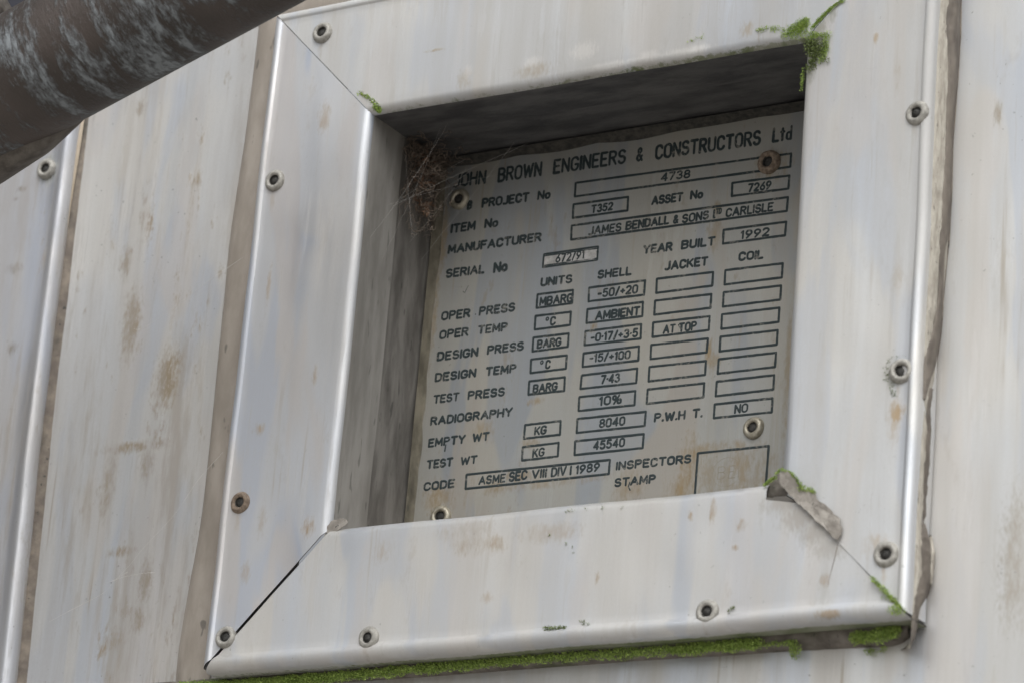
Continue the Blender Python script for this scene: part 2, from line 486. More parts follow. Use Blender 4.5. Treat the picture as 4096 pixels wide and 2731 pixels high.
def resample(pts, n):
    """list of tuples -> n samples evenly along the index by the first coordinate"""
    out = []
    for i in range(n):
        f = i / (n - 1) * (len(pts) - 1)
        k = min(int(f), len(pts) - 2)
        u = f - k
        # catmull-rom
        p0, p1, p2, p3 = (pts[max(k - 1, 0)], pts[k], pts[k + 1], pts[min(k + 2, len(pts) - 1)])
        out.append(tuple(.5 * ((2 * b) + (-a + c) * u + (2 * a - 5 * b + 4 * c - d) * u * u + (-a + 3 * b - 3 * c + d) * u ** 3)
                         for a, b, c, d in zip(p0, p1, p2, p3)))
    return out


def straight(rows, k=.75):
    n = len(rows)
    out = []
    m3 = sum(r[2] for r in rows) / n
    for c in (0, 1):
        mc = sum(r[c] for r in rows) / n
        sl = sum((r[c] - mc) * (r[2] - m3) for r in rows) / sum((r[2] - m3) ** 2 for r in rows)
        out.append([(mc + sl * (r[2] - m3)) * k + r[c] * (1 - k) for r in rows])
    return [(a, b, r[2]) for a, b, r in zip(out[0], out[1], rows)]


def bead(name, rows, y0, y1, bulge, m, parent, n=90, rough=.0005, seed=0.0, pad0=0.0, horizontal=False, flat=False, out=(0, -1, 0)):
    """sealant run: rows of (across0, across1, along) in photo pixels, lofted with a rounded section"""
    rr = []
    K = 9
    for a0, a1, al in resample(rows, n):
        p0 = at(al, a0, y0) if horizontal else at(a0, al, y0)
        p1 = at(al, a1, y1) if horizontal else at(a1, al, y1)
        if pad0:
            d = (p0 - p1).normalized()
            p0 = p0 + d * pad0
        row = []
        for k in range(K):
            u = k / (K - 1)
            q = p0.lerp(p1, u)
            hgt = bulge * (math.sin(math.pi * u) ** (.45 if flat else .7))
            q = q + Vector(out) * hgt
            w1 = wob(q, 160, seed)
            w2 = wob(q, 480, seed + 4)
            amp = rough if 0 < k < K - 1 else rough * .35
            q = q + Vector((w2 * amp * .5, -abs(w1) * amp, w2 * amp * .5))
            row.append(q)
        rr.append(row)
    bm = grid_bm(rr)
    return obj(name, bm, m, parent)


# ------------------------------------------------------------------ cladding behind
W, H, WD = S, .890 * S, .265 * S            # opening width and height, width of the surround's face
DP = YP + .0012

wall = thing('metal_cladding', 'large pale stained metal cladding panel running behind the framed nameplate opening', 'cladding panel')
X0, X1, Z0, Z1 = -.235, .62, -.40, .62
hx0, hx1, hz0, hz1 = -.03, W + .03, -.03, H + .03


def wall_sheet():
    xs = [X0 + (hx0 - X0) * i / 10 for i in range(11)] + [hx0 + (hx1 - hx0) * i / 12 for i in range(1, 13)] + [hx1 + (X1 - hx1) * i / 14 for i in range(1, 15)]
    zs = [Z0 + (hz0 - Z0) * i / 14 for i in range(15)] + [hz0 + (hz1 - hz0) * i / 12 for i in range(1, 13)] + [hz1 + (Z1 - hz1) * i / 14 for i in range(1, 15)]
    bm = bmesh.new()
    g = {}
    for i, x in enumerate(xs):
        for j, z in enumerate(zs):
            y = YW + .0004 * mnoise.noise(Vector((x * 9, 3, z * 6)))
            g[i, j] = bm.verts.new((x, y, z))
    for i in range(len(xs) - 1):
        for j in range(len(zs) - 1):
            if hx0 - 1e-6 <= xs[i] and xs[i + 1] <= hx1 + 1e-6 and hz0 - 1e-6 <= zs[j] and zs[j + 1] <= hz1 + 1e-6:
                continue
            bm.faces.new((g[i, j], g[i + 1, j], g[i + 1, j + 1], g[i, j + 1]))
    return bm


solid(obj('sheet', wall_sheet(), M['wall'], wall), .0009)

# overlapping sheet at far left with a rolled lip
lap = thing('cladding_sheet', 'narrow darker cladding sheet at far left ending in a bright rolled lip', 'cladding sheet')
YL = .0125
lip = [(330, 395, 100), (283, 345, 400), (229, 298, 595), (190, 241, 929), (152, 199, 1198), (98, 155, 1495), (60, 111, 1829), (36, 108, 2098), (12, 90, 2396), (-14, 71, 2731), (-34, 52, 2950)]
lip = [(a, b, c) for a, b, c in lip]
rows = []
for a0, a1, al in resample(straight(lip), 80):
    p0, p1 = at(a0, al, YL), at(a1, al, YL + .002)
    row = [Vector((-.45, YL, p0.z)), Vector((-.40, YL, p0.z)), Vector((p0.x - .02, YL, p0.z)), Vector((p0.x - .006, YL + .0004, p0.z)), p0 + Vector((-.0015, .0006, 0))]
    for k in range(1, 9):
        u = k / 8
        q = p0.lerp(p1, u)
        q.y = YL + .0006 - .0026 * math.sin(math.pi * min(u * .72, 1)) + (.004 * max(0, u - .72) / .28 if u > .72 else 0)
        q.y += .0002 * wob(q, 70)
        row.append(q)
    row.append(Vector((p1.x - .001, YW + .001, p1.z)))
    rows.append(row)
solid(obj('sheet', grid_bm(rows), M['sheet'], lap), .0008, 1)
dk = [(350, 412, 250), (315, 369, 480), (290, 351, 595), (234, 295, 929), (192, 262, 1198), (150, 205, 1495), (105, 179, 1829), (100, 164, 2098), (82, 143, 2396), (62, 122, 2731), (45, 105, 2950)]
bead('sealant_bead', straight(dk), YW - .0005, YW + .0003, .0016, M['seal_dark'], lap, rough=.0008, seed=2, pad0=.004)
tn = [(352, 380, 250), (300, 338, 480), (298, 322, 595), (241, 258, 929), (199, 229, 1198), (155, 181, 1495), (111, 135, 1829), (112, 124, 2000)]
o = bead('sealant_bead', straight(tn), YL + .004, YW - .0022, .0008, M['tan'], lap, rough=.0004, seed=6, pad0=.002)
o['label'] = 'thin tan run of sealant under the lip'

# ------------------------------------------------------------------ the surround
frame = thing('nameplate_surround', 'mitred four sided folded metal surround framing the recessed nameplate, fixed with rivets', 'surround')


def profile(side):
    """(u, y): u outward from the edge of the opening, y depth; from inside the recess to the wall"""
    pr = [(-.0004, .030), (-.0002, .022), (0, .014), (0, .0075)]
    r = .0040
    for k in range(1, 9):
        a = math.pi / 2 * k / 8
        pr.append((r - r * math.cos(a), r - r * math.sin(a)))
    n = 16
    wide = side == 'b'
    b0 = WD - (.0062 if wide else .0040)
    kw, kh = (.0030, .0015) if wide else (.0016, .0008)
    for k in range(1, n):
        pr.append((r + (b0 - r) * k / n, 0))
    # rolled bead along the outer edge
    for k in range(0, 5):
        u = k / 4
        pr.append((b0 + kw * u, -kh * (u * u * (3 - 2 * u))))
    rb = .0044 if wide else .0026
    cx, cy = b0 + kw + .0003, rb - kh
    for k in range(1, 10):
        a = -math.pi / 2 + (math.pi / 2) * k / 9
        pr.append((cx + rb * math.cos(a), cy + rb * math.sin(a)))
    pr += [(cx + rb, .008), (cx + rb - .0003, .0135), (cx + rb - .0006, YW - .0012)]
    return pr




def rail(side, m, g0, g1, seed, notch=None):
    L = W if side in 'tb' else H
    rows = []
    N = 70
    for u, y in profile(side):
        row = []
        for i in range(N + 1):
            f = i / N
            a, b = -u + g0, L + u - g1
            if notch and u < notch[0]:
                b = min(b, L - notch[1])
            s = a + (b - a) * f
            if side == 'b':
                p = Vector((s, y, -u))
            elif side == 't':
                p = Vector((s, y, H + u))
            elif side == 'l':
                p = Vector((-u, y, s))
            else:
                p = Vector((W + u, y, s))
            k = 1.0 if u > .002 else .5
            dy = .0007 * mnoise.noise(Vector((p.x * 13 + seed, seed * 2.1, p.z * 13))) + .00022 * mnoise.noise(Vector((p.x * 45, seed, p.z * 45)))
            p.y += dy * k
            e = .0006 * mnoise.noise(Vector((s * 18 + seed, 1.3, seed)))
            if side in 'tb':
                p.z += e
            else:
                p.x += e
            row.append(p)
        rows.append(row)
    bm = grid_bm(rows)
    o = obj('frame_rail', bm, m, frame)
    o.data.materials.append(M['grime_and_shade'])
    o.data.materials.append(M['soffit_shade'])
    if side == 'l':                            # duller, darker return into the recess
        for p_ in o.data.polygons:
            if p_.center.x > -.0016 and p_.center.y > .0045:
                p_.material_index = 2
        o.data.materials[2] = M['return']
    if side == 't':                            # shade of the underside painted as a dark colour
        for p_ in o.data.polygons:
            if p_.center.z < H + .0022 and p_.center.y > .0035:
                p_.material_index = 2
    md = solid(o, .0005, -1 if side in 'br' else 1).modifiers[0]
    md.material_offset_rim = 1
    return o


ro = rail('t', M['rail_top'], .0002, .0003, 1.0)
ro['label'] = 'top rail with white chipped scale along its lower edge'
ro = rail('b', M['rail_bottom'], .0019, .0001, 2.0, notch=(.0085, .0065))
ro['label'] = 'bottom rail with green algae on its lower fold'
ro = rail('l', M['rail_left'], .0004, .0002, 3.0)
ro['label'] = 'bluish grey left rail'
ro = rail('r', M['rail_right'], .0002, .0002, 4.0)
ro['label'] = 'pale right rail'

# liner of the recess: darker inner box
bm = bmesh.new()
e = .0012


def box_side(bm, pts, n=14):
    a, b, c, d = [Vector(p) for p in pts]
    vs = []
    for i in range(n + 1):
        row = []
        for j in range(7):
            p = a.lerp(b, i / n).lerp(d.lerp(c, i / n), j / 6)
            k = .0006 * wob(p, 60, 5)
            row.append(bm.verts.new(p + Vector((k, 0, k))))
        vs.append(row)
    for i in range(n):
        for j in range(6):
            bm.faces.new((vs[i][j], vs[i + 1][j], vs[i + 1][j + 1], vs[i][j + 1]))


ya, yb = .027, DP + .002
box_side(bm, [(-e, ya, -e), (-e, ya, H + e), (-e, yb, H + e), (-e, yb, -e)])
box_side(bm, [(W + e, ya, -e), (W + e, ya, H + e), (W + e, yb, H + e), (W + e, yb, -e)])
box_side(bm, [(-e, ya, H + e), (W + e, ya, H + e), (W + e, yb, H + e), (-e, yb, H + e)])
box_side(bm, [(-e, ya, -e), (W + e, ya, -e), (W + e, yb, -e), (-e, yb, -e)])
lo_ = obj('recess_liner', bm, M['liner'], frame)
lo_.data.materials.append(M['soffit_shade'])
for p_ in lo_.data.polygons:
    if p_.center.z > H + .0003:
        p_.material_index = 1  # top of the liner gets the painted shade too
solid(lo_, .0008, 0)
bm = grid_bm([[Vector((-.02, DP + .003, -.02)), Vector((W + .02, DP + .003, -.02))], [Vector((-.02, DP + .003, H + .02)), Vector((W + .02, DP + .003, H + .02))]])
obj('back_board', bm, M['back'], frame)

# sealant around the surround
right_rows = [(3783, 3850, -160), (3773, 3844, 0), (3767, 3842, 119), (3747, 3832, 298), (3738, 3823, 417), (3726, 3810, 595), (3720, 3806, 774), (3714, 3797, 929), (3705, 3790, 1019),
              (3693, 3772, 1200), (3684, 3765, 1317), (3675, 3748, 1436), (3672, 3740, 1525), (3681, 3728, 1614), (3667, 3720, 1829), (3660, 3710, 1979),
              (3651, 3700, 2098), (3645, 3722, 2160), (3642, 3736, 2217), (3638, 3730, 2290), (3634, 3722, 2336), (3630, 3706, 2390), (3622, 3682, 2443), (3600, 3655, 2500)]
right_rows = right_rows[:-1] + [(3606, 3668, 2500), (3592, 3652, 2560), (3580, 3600, 2600)]
XS = W + WD + .0011


def lerp_rows(rows, y, c):
    for a, b in zip(rows, rows[1:]):
        if a[2] <= y <= b[2]:
            return a[c] + (b[c] - a[c]) * (y - a[2]) / (b[2] - a[2])
    return rows[0][c] if y < rows[0][2] else rows[-1][c]


def side_run(name, rows, lift, m, seed, n, rough, label):
    """sealant bridging the edge of the right rail and the cladding; rows give the strip's edges"""
    rr = []
    K = 11
    for a0, a1, al in resample(rows, n):
        l0, l1 = lerp_rows(right_rows, al, 0), lerp_rows(right_rows, al, 1)
        p1 = at(l1, al, YW + .0003)
        p0 = Vector((XS - .0003, .0042, at(l0, al, .0042).z))
        row = []
        for k in range(K):
            u = ((a0 + (a1 - a0) * k / (K - 1)) - l0) / (l1 - l0)
            u = min(max(u, 0), 1)
            q = p0.lerp(p1, u)
            e_ = math.sin(math.pi * k / (K - 1)) ** .5
            h = .0024 * math.sin(math.pi * u) ** .7 + lift * e_
            w1, w2 = wob(q, 150, seed), wob(q, 520, seed + 4)
            h += rough * (w1 + .6 * w2) * (.3 + .7 * e_)
            q = q + Vector((.72, -.60, 0)) * h + Vector((0, 0, w2 * rough * .5))
            row.append(q)
        rr.append(row)
    o_ = obj(name, grid_bm(rr), m, frame)
    o_['label'] = label
    return o_


side_run('sealant_bead', right_rows, .0, M['seal_pale'], 8, 220, .0007, 'pale frayed sealant along the right rail')
dark_edge = [(r[1] - 10, r[1] + 1, r[2]) for r in right_rows]
side_run('sealant_skin', [(3794, 3843, -160), (3794, 3842, 0), (3787, 3841, 119), (3784, 3831, 298), (3776, 3821, 417), (3770, 3808, 595), (3761, 3804, 774), (3750, 3796, 929), (3744, 3772, 1019), (3737, 3768, 1200),
                          (3714, 3763, 1317), (3677, 3746, 1436), (3674, 3706, 1525), (3682, 3690, 1600)], .0012, M['seal'], 12, 160, .0006, 'peeling brown skin of sealant on the upper right')
side_run('sealant_skin', [(3700, 3730, 1560), (3692, 3722, 1700), (3686, 3721, 1829), (3680, 3711, 1979), (3674, 3701, 2098), (3664, 3714, 2180), (3668, 3720, 2280), (3640, 3712, 2380), (3625, 3684, 2443), (3606, 3668, 2500), (3592, 3652, 2560), (3580, 3600, 2600)],
         .0010, M['seal'], 15, 130, .0009, 'brown skin of sealant on the lower right')
side_run('sealant_skin', [(3716, 3724, 2140), (3708, 3737, 2217), (3706, 3731, 2290), (3708, 3720, 2340)], .0022, M['seal_pale'], 18, 40, .0006, 'loose pale curl of sealant')
for lo_i, px_rows, yy in ((0, [(r[1] + 1, r[2]) for r in right_rows[:-1]], YW - .0001),):
    pts = [at(x + 2.5 * mnoise.noise(Vector((al * .01, 2, 2))), al, yy) for x, al in resample(px_rows, 160)]
    edge_pts = pts
bot = [(2745, 2800, 600), (2722, 2772, 900), (2672, 2731, 1350), (2640, 2706, 1707), (2603, 2676, 2112), (2560, 2637, 2650), (2540, 2626, 2850), (2524, 2604, 3172), (2510, 2590, 3450), (2502, 2588, 3540), (2498, 2574, 3605), (2500, 2545, 3646)]
o = bead('sealant_bead', bot, YW - .004, YW + .0003, .0042, M['seal_mossy'], frame, n=170, rough=.0008, seed=21, pad0=.002, horizontal=True, out=(0, -.85, -.4))
o['label'] = 'dark mossy sealant under the bottom rail'
lft = [(1060, 1120, -80), (1033, 1085, 130), (982, 1054, 536), (923, 1001, 929), (896, 970, 1198), (866, 940, 1495), (833, 900, 1829), (801, 872, 2098), (747, 842, 2396), (714, 818, 2600), (702, 795, 2731), (690, 780, 2850)]
lft = [(b + 40, a, c) for a, b, c in lft]
o = bead('sealant_bead', lft, YW - .001, YW + .0003, .0042, M['seal_beige'], frame, n=120, rough=.0004, seed=27)
o['label'] = 'flat beige sealant along the left rail'
tp = [(100, 30, 1020), (70, -5, 1180), (44, -50, 1400), (10, -90, 1650), (-30, -140, 1950)]
o = bead('sealant_bead', tp, YW - .001, YW + .0003, .0016, M['seal_beige'], frame, n=60, rough=.0004, seed=31, horizontal=True)
# grime run along the joint of recess and plate
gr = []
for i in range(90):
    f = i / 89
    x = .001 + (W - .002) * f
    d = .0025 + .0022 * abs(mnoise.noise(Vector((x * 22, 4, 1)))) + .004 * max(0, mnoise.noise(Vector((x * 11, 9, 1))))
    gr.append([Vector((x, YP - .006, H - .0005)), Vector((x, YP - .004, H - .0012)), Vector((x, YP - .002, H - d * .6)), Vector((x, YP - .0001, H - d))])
obj('grime_run', grid_bm(gr), M['grime_and_shade'], frame)
gr = []
for i in range(90):
    f = i / 89
    z = .001 + (H - .002) * f
    d = .0022 + .0016 * abs(mnoise.noise(Vector((z * 40, 4, 7)))) + .0015 * max(0, mnoise.noise(Vector((z * 14, 2, 5))))
    gr.append([Vector((.0003, YP - .005, z)), Vector((.0010, YP - .003, z)), Vector((d * .6, YP - .0012, z)), Vector((d, YP - .0001, z))])
obj('grime_run', grid_bm(gr), M['crust'], frame)


# ------------------------------------------------------------------ pop rivets
def lathe_bm(prof, n=32):
    rows = []
    for r, y in prof:
        rows.append([Vector((r * math.cos(2 * math.pi * k / n), y, r * math.sin(2 * math.pi * k / n))) for k in range(n)])
    bm = grid_bm(rows, True)
    return bm


def rivet_profile(rad, h):
    pr = [(rad, .0004)] + [(rad * a, -h * b) for a, b in ((1, .08), (.985, .30), (.95, .52), (.89, .74), (.81, .90), (.73, .985), (.66, 1.0), (.59, .97), (.52, .86), (.465, .68), (.43, .45), (.42, .2))]
    pr.append((rad * .41, .0006))
    return pr


def rivet(px, py, Y, rad, mat_, parent, seat, stub, label=None, h=None):
    c = at(px, py, Y - .001)
    rad *= random.uniform(.95, 1.06)
    h = h or rad * random.uniform(.40, .50)
    bm = lathe_bm(rivet_profile(rad, h))
    for v in bm.verts:
        k = 1 + .05 * mnoise.noise(v.co * 260 + Vector((px, py, 0)))
        v.co.x *= k
        v.co.z *= k
    bmesh.ops.recalc_face_normals(bm, faces=bm.faces)
    o = obj('pop_rivet', bm, mat_, parent)
    o.data.materials.append(M['grime_and_shade'])  # shade inside the rivet hole is painted with this
    for p_ in o.data.polygons:
        if math.hypot(p_.center.x, p_.center.z) < rad * .45 and p_.center.y > -h * .62:
            p_.material_index = 1
    tx, tz = random.uniform(-.10, .10), random.uniform(-.10, .10)
    o.location = (c.x, Y, c.z)
    o.rotation_euler = (tx, random.uniform(0, 6.28), tz)
    if label:
        o['label'] = label
    hr = rad * .41
    bm = lathe_bm([(hr * .99, .0004), (hr * .99, -.0009), (hr * .66, -.0009), (hr * .55, -.0009 - stub * .5), (hr * .2, -.0009 - stub * .55), (0.00001, -.0009 - stub * .55)], 20)
    bmesh.ops.recalc_face_normals(bm, faces=bm.faces)
    obj('mandrel', bm, M['mandrel'], o)
    return o


RR = .0058
rivet(1289, 131, 0, RR, M['rivet'], frame, 0, .0006)
rivet(1098, 723, 0, RR * .98, M['rivet'], frame, 0, .0006)
rivet(960, 2008, 0, RR, M['rivet_rust'], frame, 0, .0004, 'brown rusted rivet')
rivet(902, 2547, 0, RR * 1.02, M['rivet'], frame, 0, .0004)
rivet(1472, 2549, 0, RR, M['rivet'], frame, 0, .0012)
rivet(2828, 2445, 0, RR * 1.03, M['rivet'], frame, 0, .0012)
rivet(3544, 2215, 0, RR * 1.04, M['rivet'], frame, 0, .0014)
rivet(3604, 1483, 0, RR * 1.02, M['rivet'], frame, 0, .0005)
rivet(3667, 452, 0, RR * 1.02, M['rivet'], frame, 0, .0019)
rivet(183, 676, YL, RR * .98, M['rivet'], lap, 0, .0008)

# ------------------------------------------------------------------ nameplate
plate = thing('nameplate', 'grey engraved metal data plate with dark lettering inside the recess', 'nameplate')
# the plate sits a little turned in its recess
ORG = {'A': (1640, 440, .3488), 'B': (2420, 440, .3488), 'C': (1640, 980, .3488), 'D': (2420, 980, .3488), 'E': (1640, 1520, .3488),
       'F': (2420, 1520, .3488), 'G': (1350, 900, 1 / 1.68)}


def pp(k, x, y):
    ox, oy, s_ = ORG[k]
    q = at(ox + x * s_, oy + y * s_, YP)
    return Vector((q.x, q.z))


pb = bmesh.new()
rot = R(-.6)
cxp, czp = W * .5, H * .5
prow = []
NX, NZ = 40, 36
hw, hh = W * .5 + .002, H * .5 + .002
for j in range(NZ + 1):
    row = []
    for i in range(NX + 1):
        lx, lz = -hw + 2 * hw * i / NX, -hh + 2 * hh * j / NZ
        if i == 0:
            lx += .0035 + .0007 * mnoise.noise(Vector((lz * 60, 2, 8)))
        x = cxp + lx * math.cos(rot) - lz * math.sin(rot)
        z = czp + lx * math.sin(rot) + lz * math.cos(rot)
        y = YP + .00025 * mnoise.noise(Vector((x * 14, 6, z * 14)))
        row.append(Vector((x, YP, z)))
    prow.append(row)
solid(obj('plate', grid_bm(prow), M['plate'], plate), .0010, -1)


def arc(cx, cy, rx, ry, a0, a1, n=9):
    return [(cx + rx * math.cos(R(a0 + (a1 - a0) * k / n)), cy + ry * math.sin(R(a0 + (a1 - a0) * k / n))) for k in range(n + 1)]


def oval(x0, y0, x1, y1, r=None):
    """stadium outline, closed"""
    w_, h_ = x1 - x0, y1 - y0
    rx = w_ / 2
    ry = min(h_ / 2, rx * 1.15) if r is None else r
    p = arc((x0 + x1) / 2, y1 - ry, rx, ry, 0, 180, 12) + arc((x0 + x1) / 2, y0 + ry, rx, ry, 180, 360, 12)
    return p + [p[0]]


# stroke alphabet, height 1
G_ = {
    'A': (.60, [[(0, 0), (.30, 1), (.60, 0)], [(.11, .34), (.49, .34)]]),
    'B': (.50, [[(0, 0), (0, 1), (.27, 1)] + arc(.27, .765, .21, .235, 90, -90) + [(0, .53)], [(.27, .53)] + arc(.27, .265, .23, .265, 90, -90) + [(0, 0)]]),
    'C': (.50, [arc(.26, .70, .25, .30, 15, 180, 9) + arc(.26, .30, .25, .30, 180, 345, 9)]),
    'D': (.50, [[(0, 0), (0, 1), (.20, 1)] + arc(.20, .65, .30, .35, 90, 0, 6) + arc(.20, .35, .30, .35, 0, -90, 6) + [(0, 0)]]),
    'E': (.44, [[(.44, 1), (0, 1), (0, 0), (.44, 0)], [(0, .52), (.36, .52)]]),
    'F': (.44, [[(.44, 1), (0, 1), (0, 0)], [(0, .52), (.36, .52)]]),
    'G': (.52, [arc(.26, .70, .26, .30, 20, 180, 9) + arc(.26, .30, .26, .30, 180, 360, 9) + [(.52, .45), (.30, .45)]]),
    'H': (.50, [[(0, 0), (0, 1)], [(.50, 0), (.50, 1)], [(0, .52), (.50, .52)]]),
    'I': (.0, [[(0, 0), (0, 1)]]),
    'J': (.38, [[(.38, 1), (.38, .28)] + arc(.15, .26, .23, .26, 0, -130, 9)]),
    'K': (.50, [[(0, 0), (0, 1)], [(.48, 1), (.02, .42)], [(.17, .60), (.50, 0)]]),
    'L': (.40, [[(0, 1), (0, 0), (.40, 0)]]),
    'M': (.62, [[(0, 0), (.03, 1), (.31, .25), (.59, 1), (.62, 0)]]),
    'N': (.50, [[(0, 0), (0, 1), (.50, 0), (.50, 1)]]),
    'O': (.52, [oval(0, 0, .52, 1)]),
    'P': (.48, [[(0, 0), (0, 1), (.25, 1)] + arc(.25, .745, .23, .255, 90, -90) + [(0, .49)]]),
    'Q': (.52, [oval(0, 0, .52, 1), [(.30, .25), (.56, -.04)]]),
    'R': (.50, [[(0, 0), (0, 1), (.25, 1)] + arc(.25, .755, .23, .245, 90, -90) + [(0, .51)], [(.24, .51), (.50, 0)]]),
    'S': (.48, [arc(.24, .755, .225, .245, 25, 180, 8) + arc(.24, .755, .225, .245, 180, 260, 5) + arc(.24, .265, .24, .265, 80, 0, 6) + arc(.24, .265, .24, .265, 0, -160, 9)]),
    'T': (.52, [[(0, 1), (.52, 1)], [(.26, 1), (.26, 0)]]),
    'U': (.50, [[(0, 1), (0, .28)] + arc(.25, .27, .25, .27, 180, 360, 12) + [(.50, 1)]]),
    'V': (.54, [[(0, 1), (.27, 0), (.54, 1)]]),
    'W': (.74, [[(0, 1), (.17, 0), (.37, .85), (.57, 0), (.74, 1)]]),
    'Y': (.54, [[(0, 1), (.27, .48), (.54, 1)], [(.27, .48), (.27, 0)]]),
    'o': (.36, [oval(0, 0, .36, .62)]),
    't': (.26, [[(.12, .92), (.12, 0)], [(0, .66), (.26, .66)]]),
    'd': (.34, [oval(0, 0, .34, .56), [(.34, 1), (.34, 0)]]),
    '&': (.52, [[(.52, 0), (.12, .66)] + arc(.25, .80, .15, .20, 200, -20, 9) + [(.12, .46)] + arc(.20, .24, .19, .24, 130, 300, 9) + [(.50, .38)]]),
    '/': (.30, [[(0, -.06), (.30, 1.04)]]),
    '-': (.28, [[(0, .46), (.28, .46)]]),
    '+': (.36, [[(0, .46), (.36, .46)], [(.18, .24), (.18, .68)]]),
    '*': (.04, [[(.0, .48), (.04, .52)]]),
    '.': (.04, [[(0, .02), (.04, .06)]]),
    '%': (.66, [oval(0, .52, .24, .98), [(.10, -.04), (.50, 1.02)], oval(.40, 0, .66, .48)]),
    '0': (.46, [oval(0, 0, .46, 1)]),
    '1': (.16, [[(0, .82), (.14, 1), (.14, 0)]]),
    '2': (.46, [arc(.23, .73, .22, .27, 160, -10, 9) + [(.38, .50), (0, 0), (.46, 0)]]),
    '3': (.46, [arc(.22, .76, .20, .24, 150, -80, 9) + arc(.22, .27, .24, .27, 85, -150, 10)]),
    '4': (.48, [[(.36, 0), (.36, 1), (0, .28), (.48, .28)]]),
    '5': (.46, [[(.42, 1), (.08, 1), (.04, .55)] + arc(.22, .32, .24, .32, 125, -150, 11)]),
    '6': (.46, [[(.38, 1), (.06, .46)] + arc(.23, .29, .22, .29, 150, -210, 14)]),
    '7': (.44, [[(0, 1), (.44, 1), (.14, 0)]]),
    '8': (.46, [oval(.03, .52, .43, 1), oval(0, 0, .46, .52)]),
    '9': (.46, [[(.08, 0), (.40, .54)] + arc(.23, .71, .22, .29, -30, 330, 14)]),
}


class Ink:
    """collects stroke polylines in plate coordinates and turns them into flat enamel-filled lines"""
    def __init__(s):
        s.cu = bpy.data.curves.new('ink', 'CURVE')
        s.cu.dimensions = '3D'
        s.cu.bevel_resolution = 3
        s.cu.bevel_depth = 1.0
        s.cu.use_fill_caps = True

    def line(s, pts, rad):
        pts = list(pts)
        closed = len(pts) > 2 and (Vector(pts[0]) - Vector(pts[-1])).length < 1e-9
        if closed:
            pts = pts[:-1]
        else:                                  # round ends
            a, b = Vector(pts[0]), Vector(pts[1])
            d = (a - b).normalized()
            c, e_ = Vector(pts[-1]), Vector(pts[-2])
            d2 = (c - e_).normalized()
            pts = [tuple(a + d * rad * .85), tuple(a + d * rad * .35)] + pts + [tuple(c + d2 * rad * .35), tuple(c + d2 * rad * .85)]
        sp = s.cu.splines.new('POLY')
        sp.points.add(len(pts) - 1)
        for i, q in enumerate(pts):
            sp.points[i].co = (q[0], 0, q[1], 1)
            k = 1.0
            if not closed:
                if i in (0, len(pts) - 1):
                    k = .35
                elif i in (1, len(pts) - 2):
                    k = .82
            sp.points[i].radius = rad * k * (1 + .22 * mnoise.noise(Vector((q[0] * 900, 3, q[1] * 900))))
        sp.use_cyclic_u = closed

    def stroke(s, pts, rad):
        pts = [Vector(q) for q in pts]
        run = [pts[0]]
        for i in range(1, len(pts)):
            run.append(pts[i])
            if i < len(pts) - 1:
                a_ = (pts[i] - pts[i - 1])
                b_ = (pts[i + 1] - pts[i])
                if a_.length > 1e-9 and b_.length > 1e-9 and a_.angle(b_) > .75:
                    s.line([tuple(q) for q in run], rad)
                    run = [pts[i]]
        if len(run) > 1:
            s.line([tuple(q) for q in run], rad)

    def text(s, st, bl, br, tl, wt=.075):
        ux = br - bl
        uz = tl - bl
        tot, prev = 0.0, None
        gap = .23
        for ch in st:
            tot += .34 if ch == ' ' else G_[ch][0]
        tot += gap * (len(st) - 1)
        ln, hg = ux.length, uz.length
        # inset by the half width of the stroke
        rad = wt * hg
        ex = ux.normalized()
        ez = uz.normalized()
        bl = bl + ex * rad * .9 + ez * rad * .9
        sx = (ln - 2 * rad * .9) / max(tot, .02)
        if tot < .05:
            sx = hg
        hz = hg - 2 * rad * .9
        x = 0.0
        for ch in st:
            if ch == ' ':
                x += .34 + gap
                continue
            wd, strokes = G_[ch]
            jit = random.uniform(-.015, .015)
            for sk in strokes:
                s.stroke([tuple(bl + ex * ((x + q[0]) * sx) + ez * ((q[1] + jit) * hz)) for q in sk], rad * random.uniform(.95, 1.12))
            x += wd + gap

    def box(s, a, b, c, d, rad):
        pts = [a, b, c, d]
        for i in range(4):
            p, q = pts[i], pts[(i + 1) % 4]
            n = 12
            s.line([tuple(p.lerp(q, k / n) + Vector((0, .00010 * mnoise.noise(Vector((p.x * 200 + k, q.y * 90, 3)))))) for k in range(n + 1)], rad)

    def build(s, name, m, parent, proud=.00012):
        tmp = bpy.data.objects.new('ink_source', s.cu)
        COL.objects.link(tmp)
        bpy.context.view_layer.update()
        me = bpy.data.meshes.new_from_object(tmp.evaluated_get(bpy.context.evaluated_depsgraph_get()))
        bpy.data.objects.remove(tmp)
        ymax = max(abs(v.co.y) for v in me.vertices)
        for v in me.vertices:
            v.co.y = YP + .00001 + v.co.y / ymax * proud
        me.name = name
        me.materials.clear()
        me.materials.append(m)
        for p_ in me.polygons:
            p_.use_smooth = True
        o = bpy.data.objects.new(name, me)
        COL.objects.link(o)
        o.parent = parent
        return o


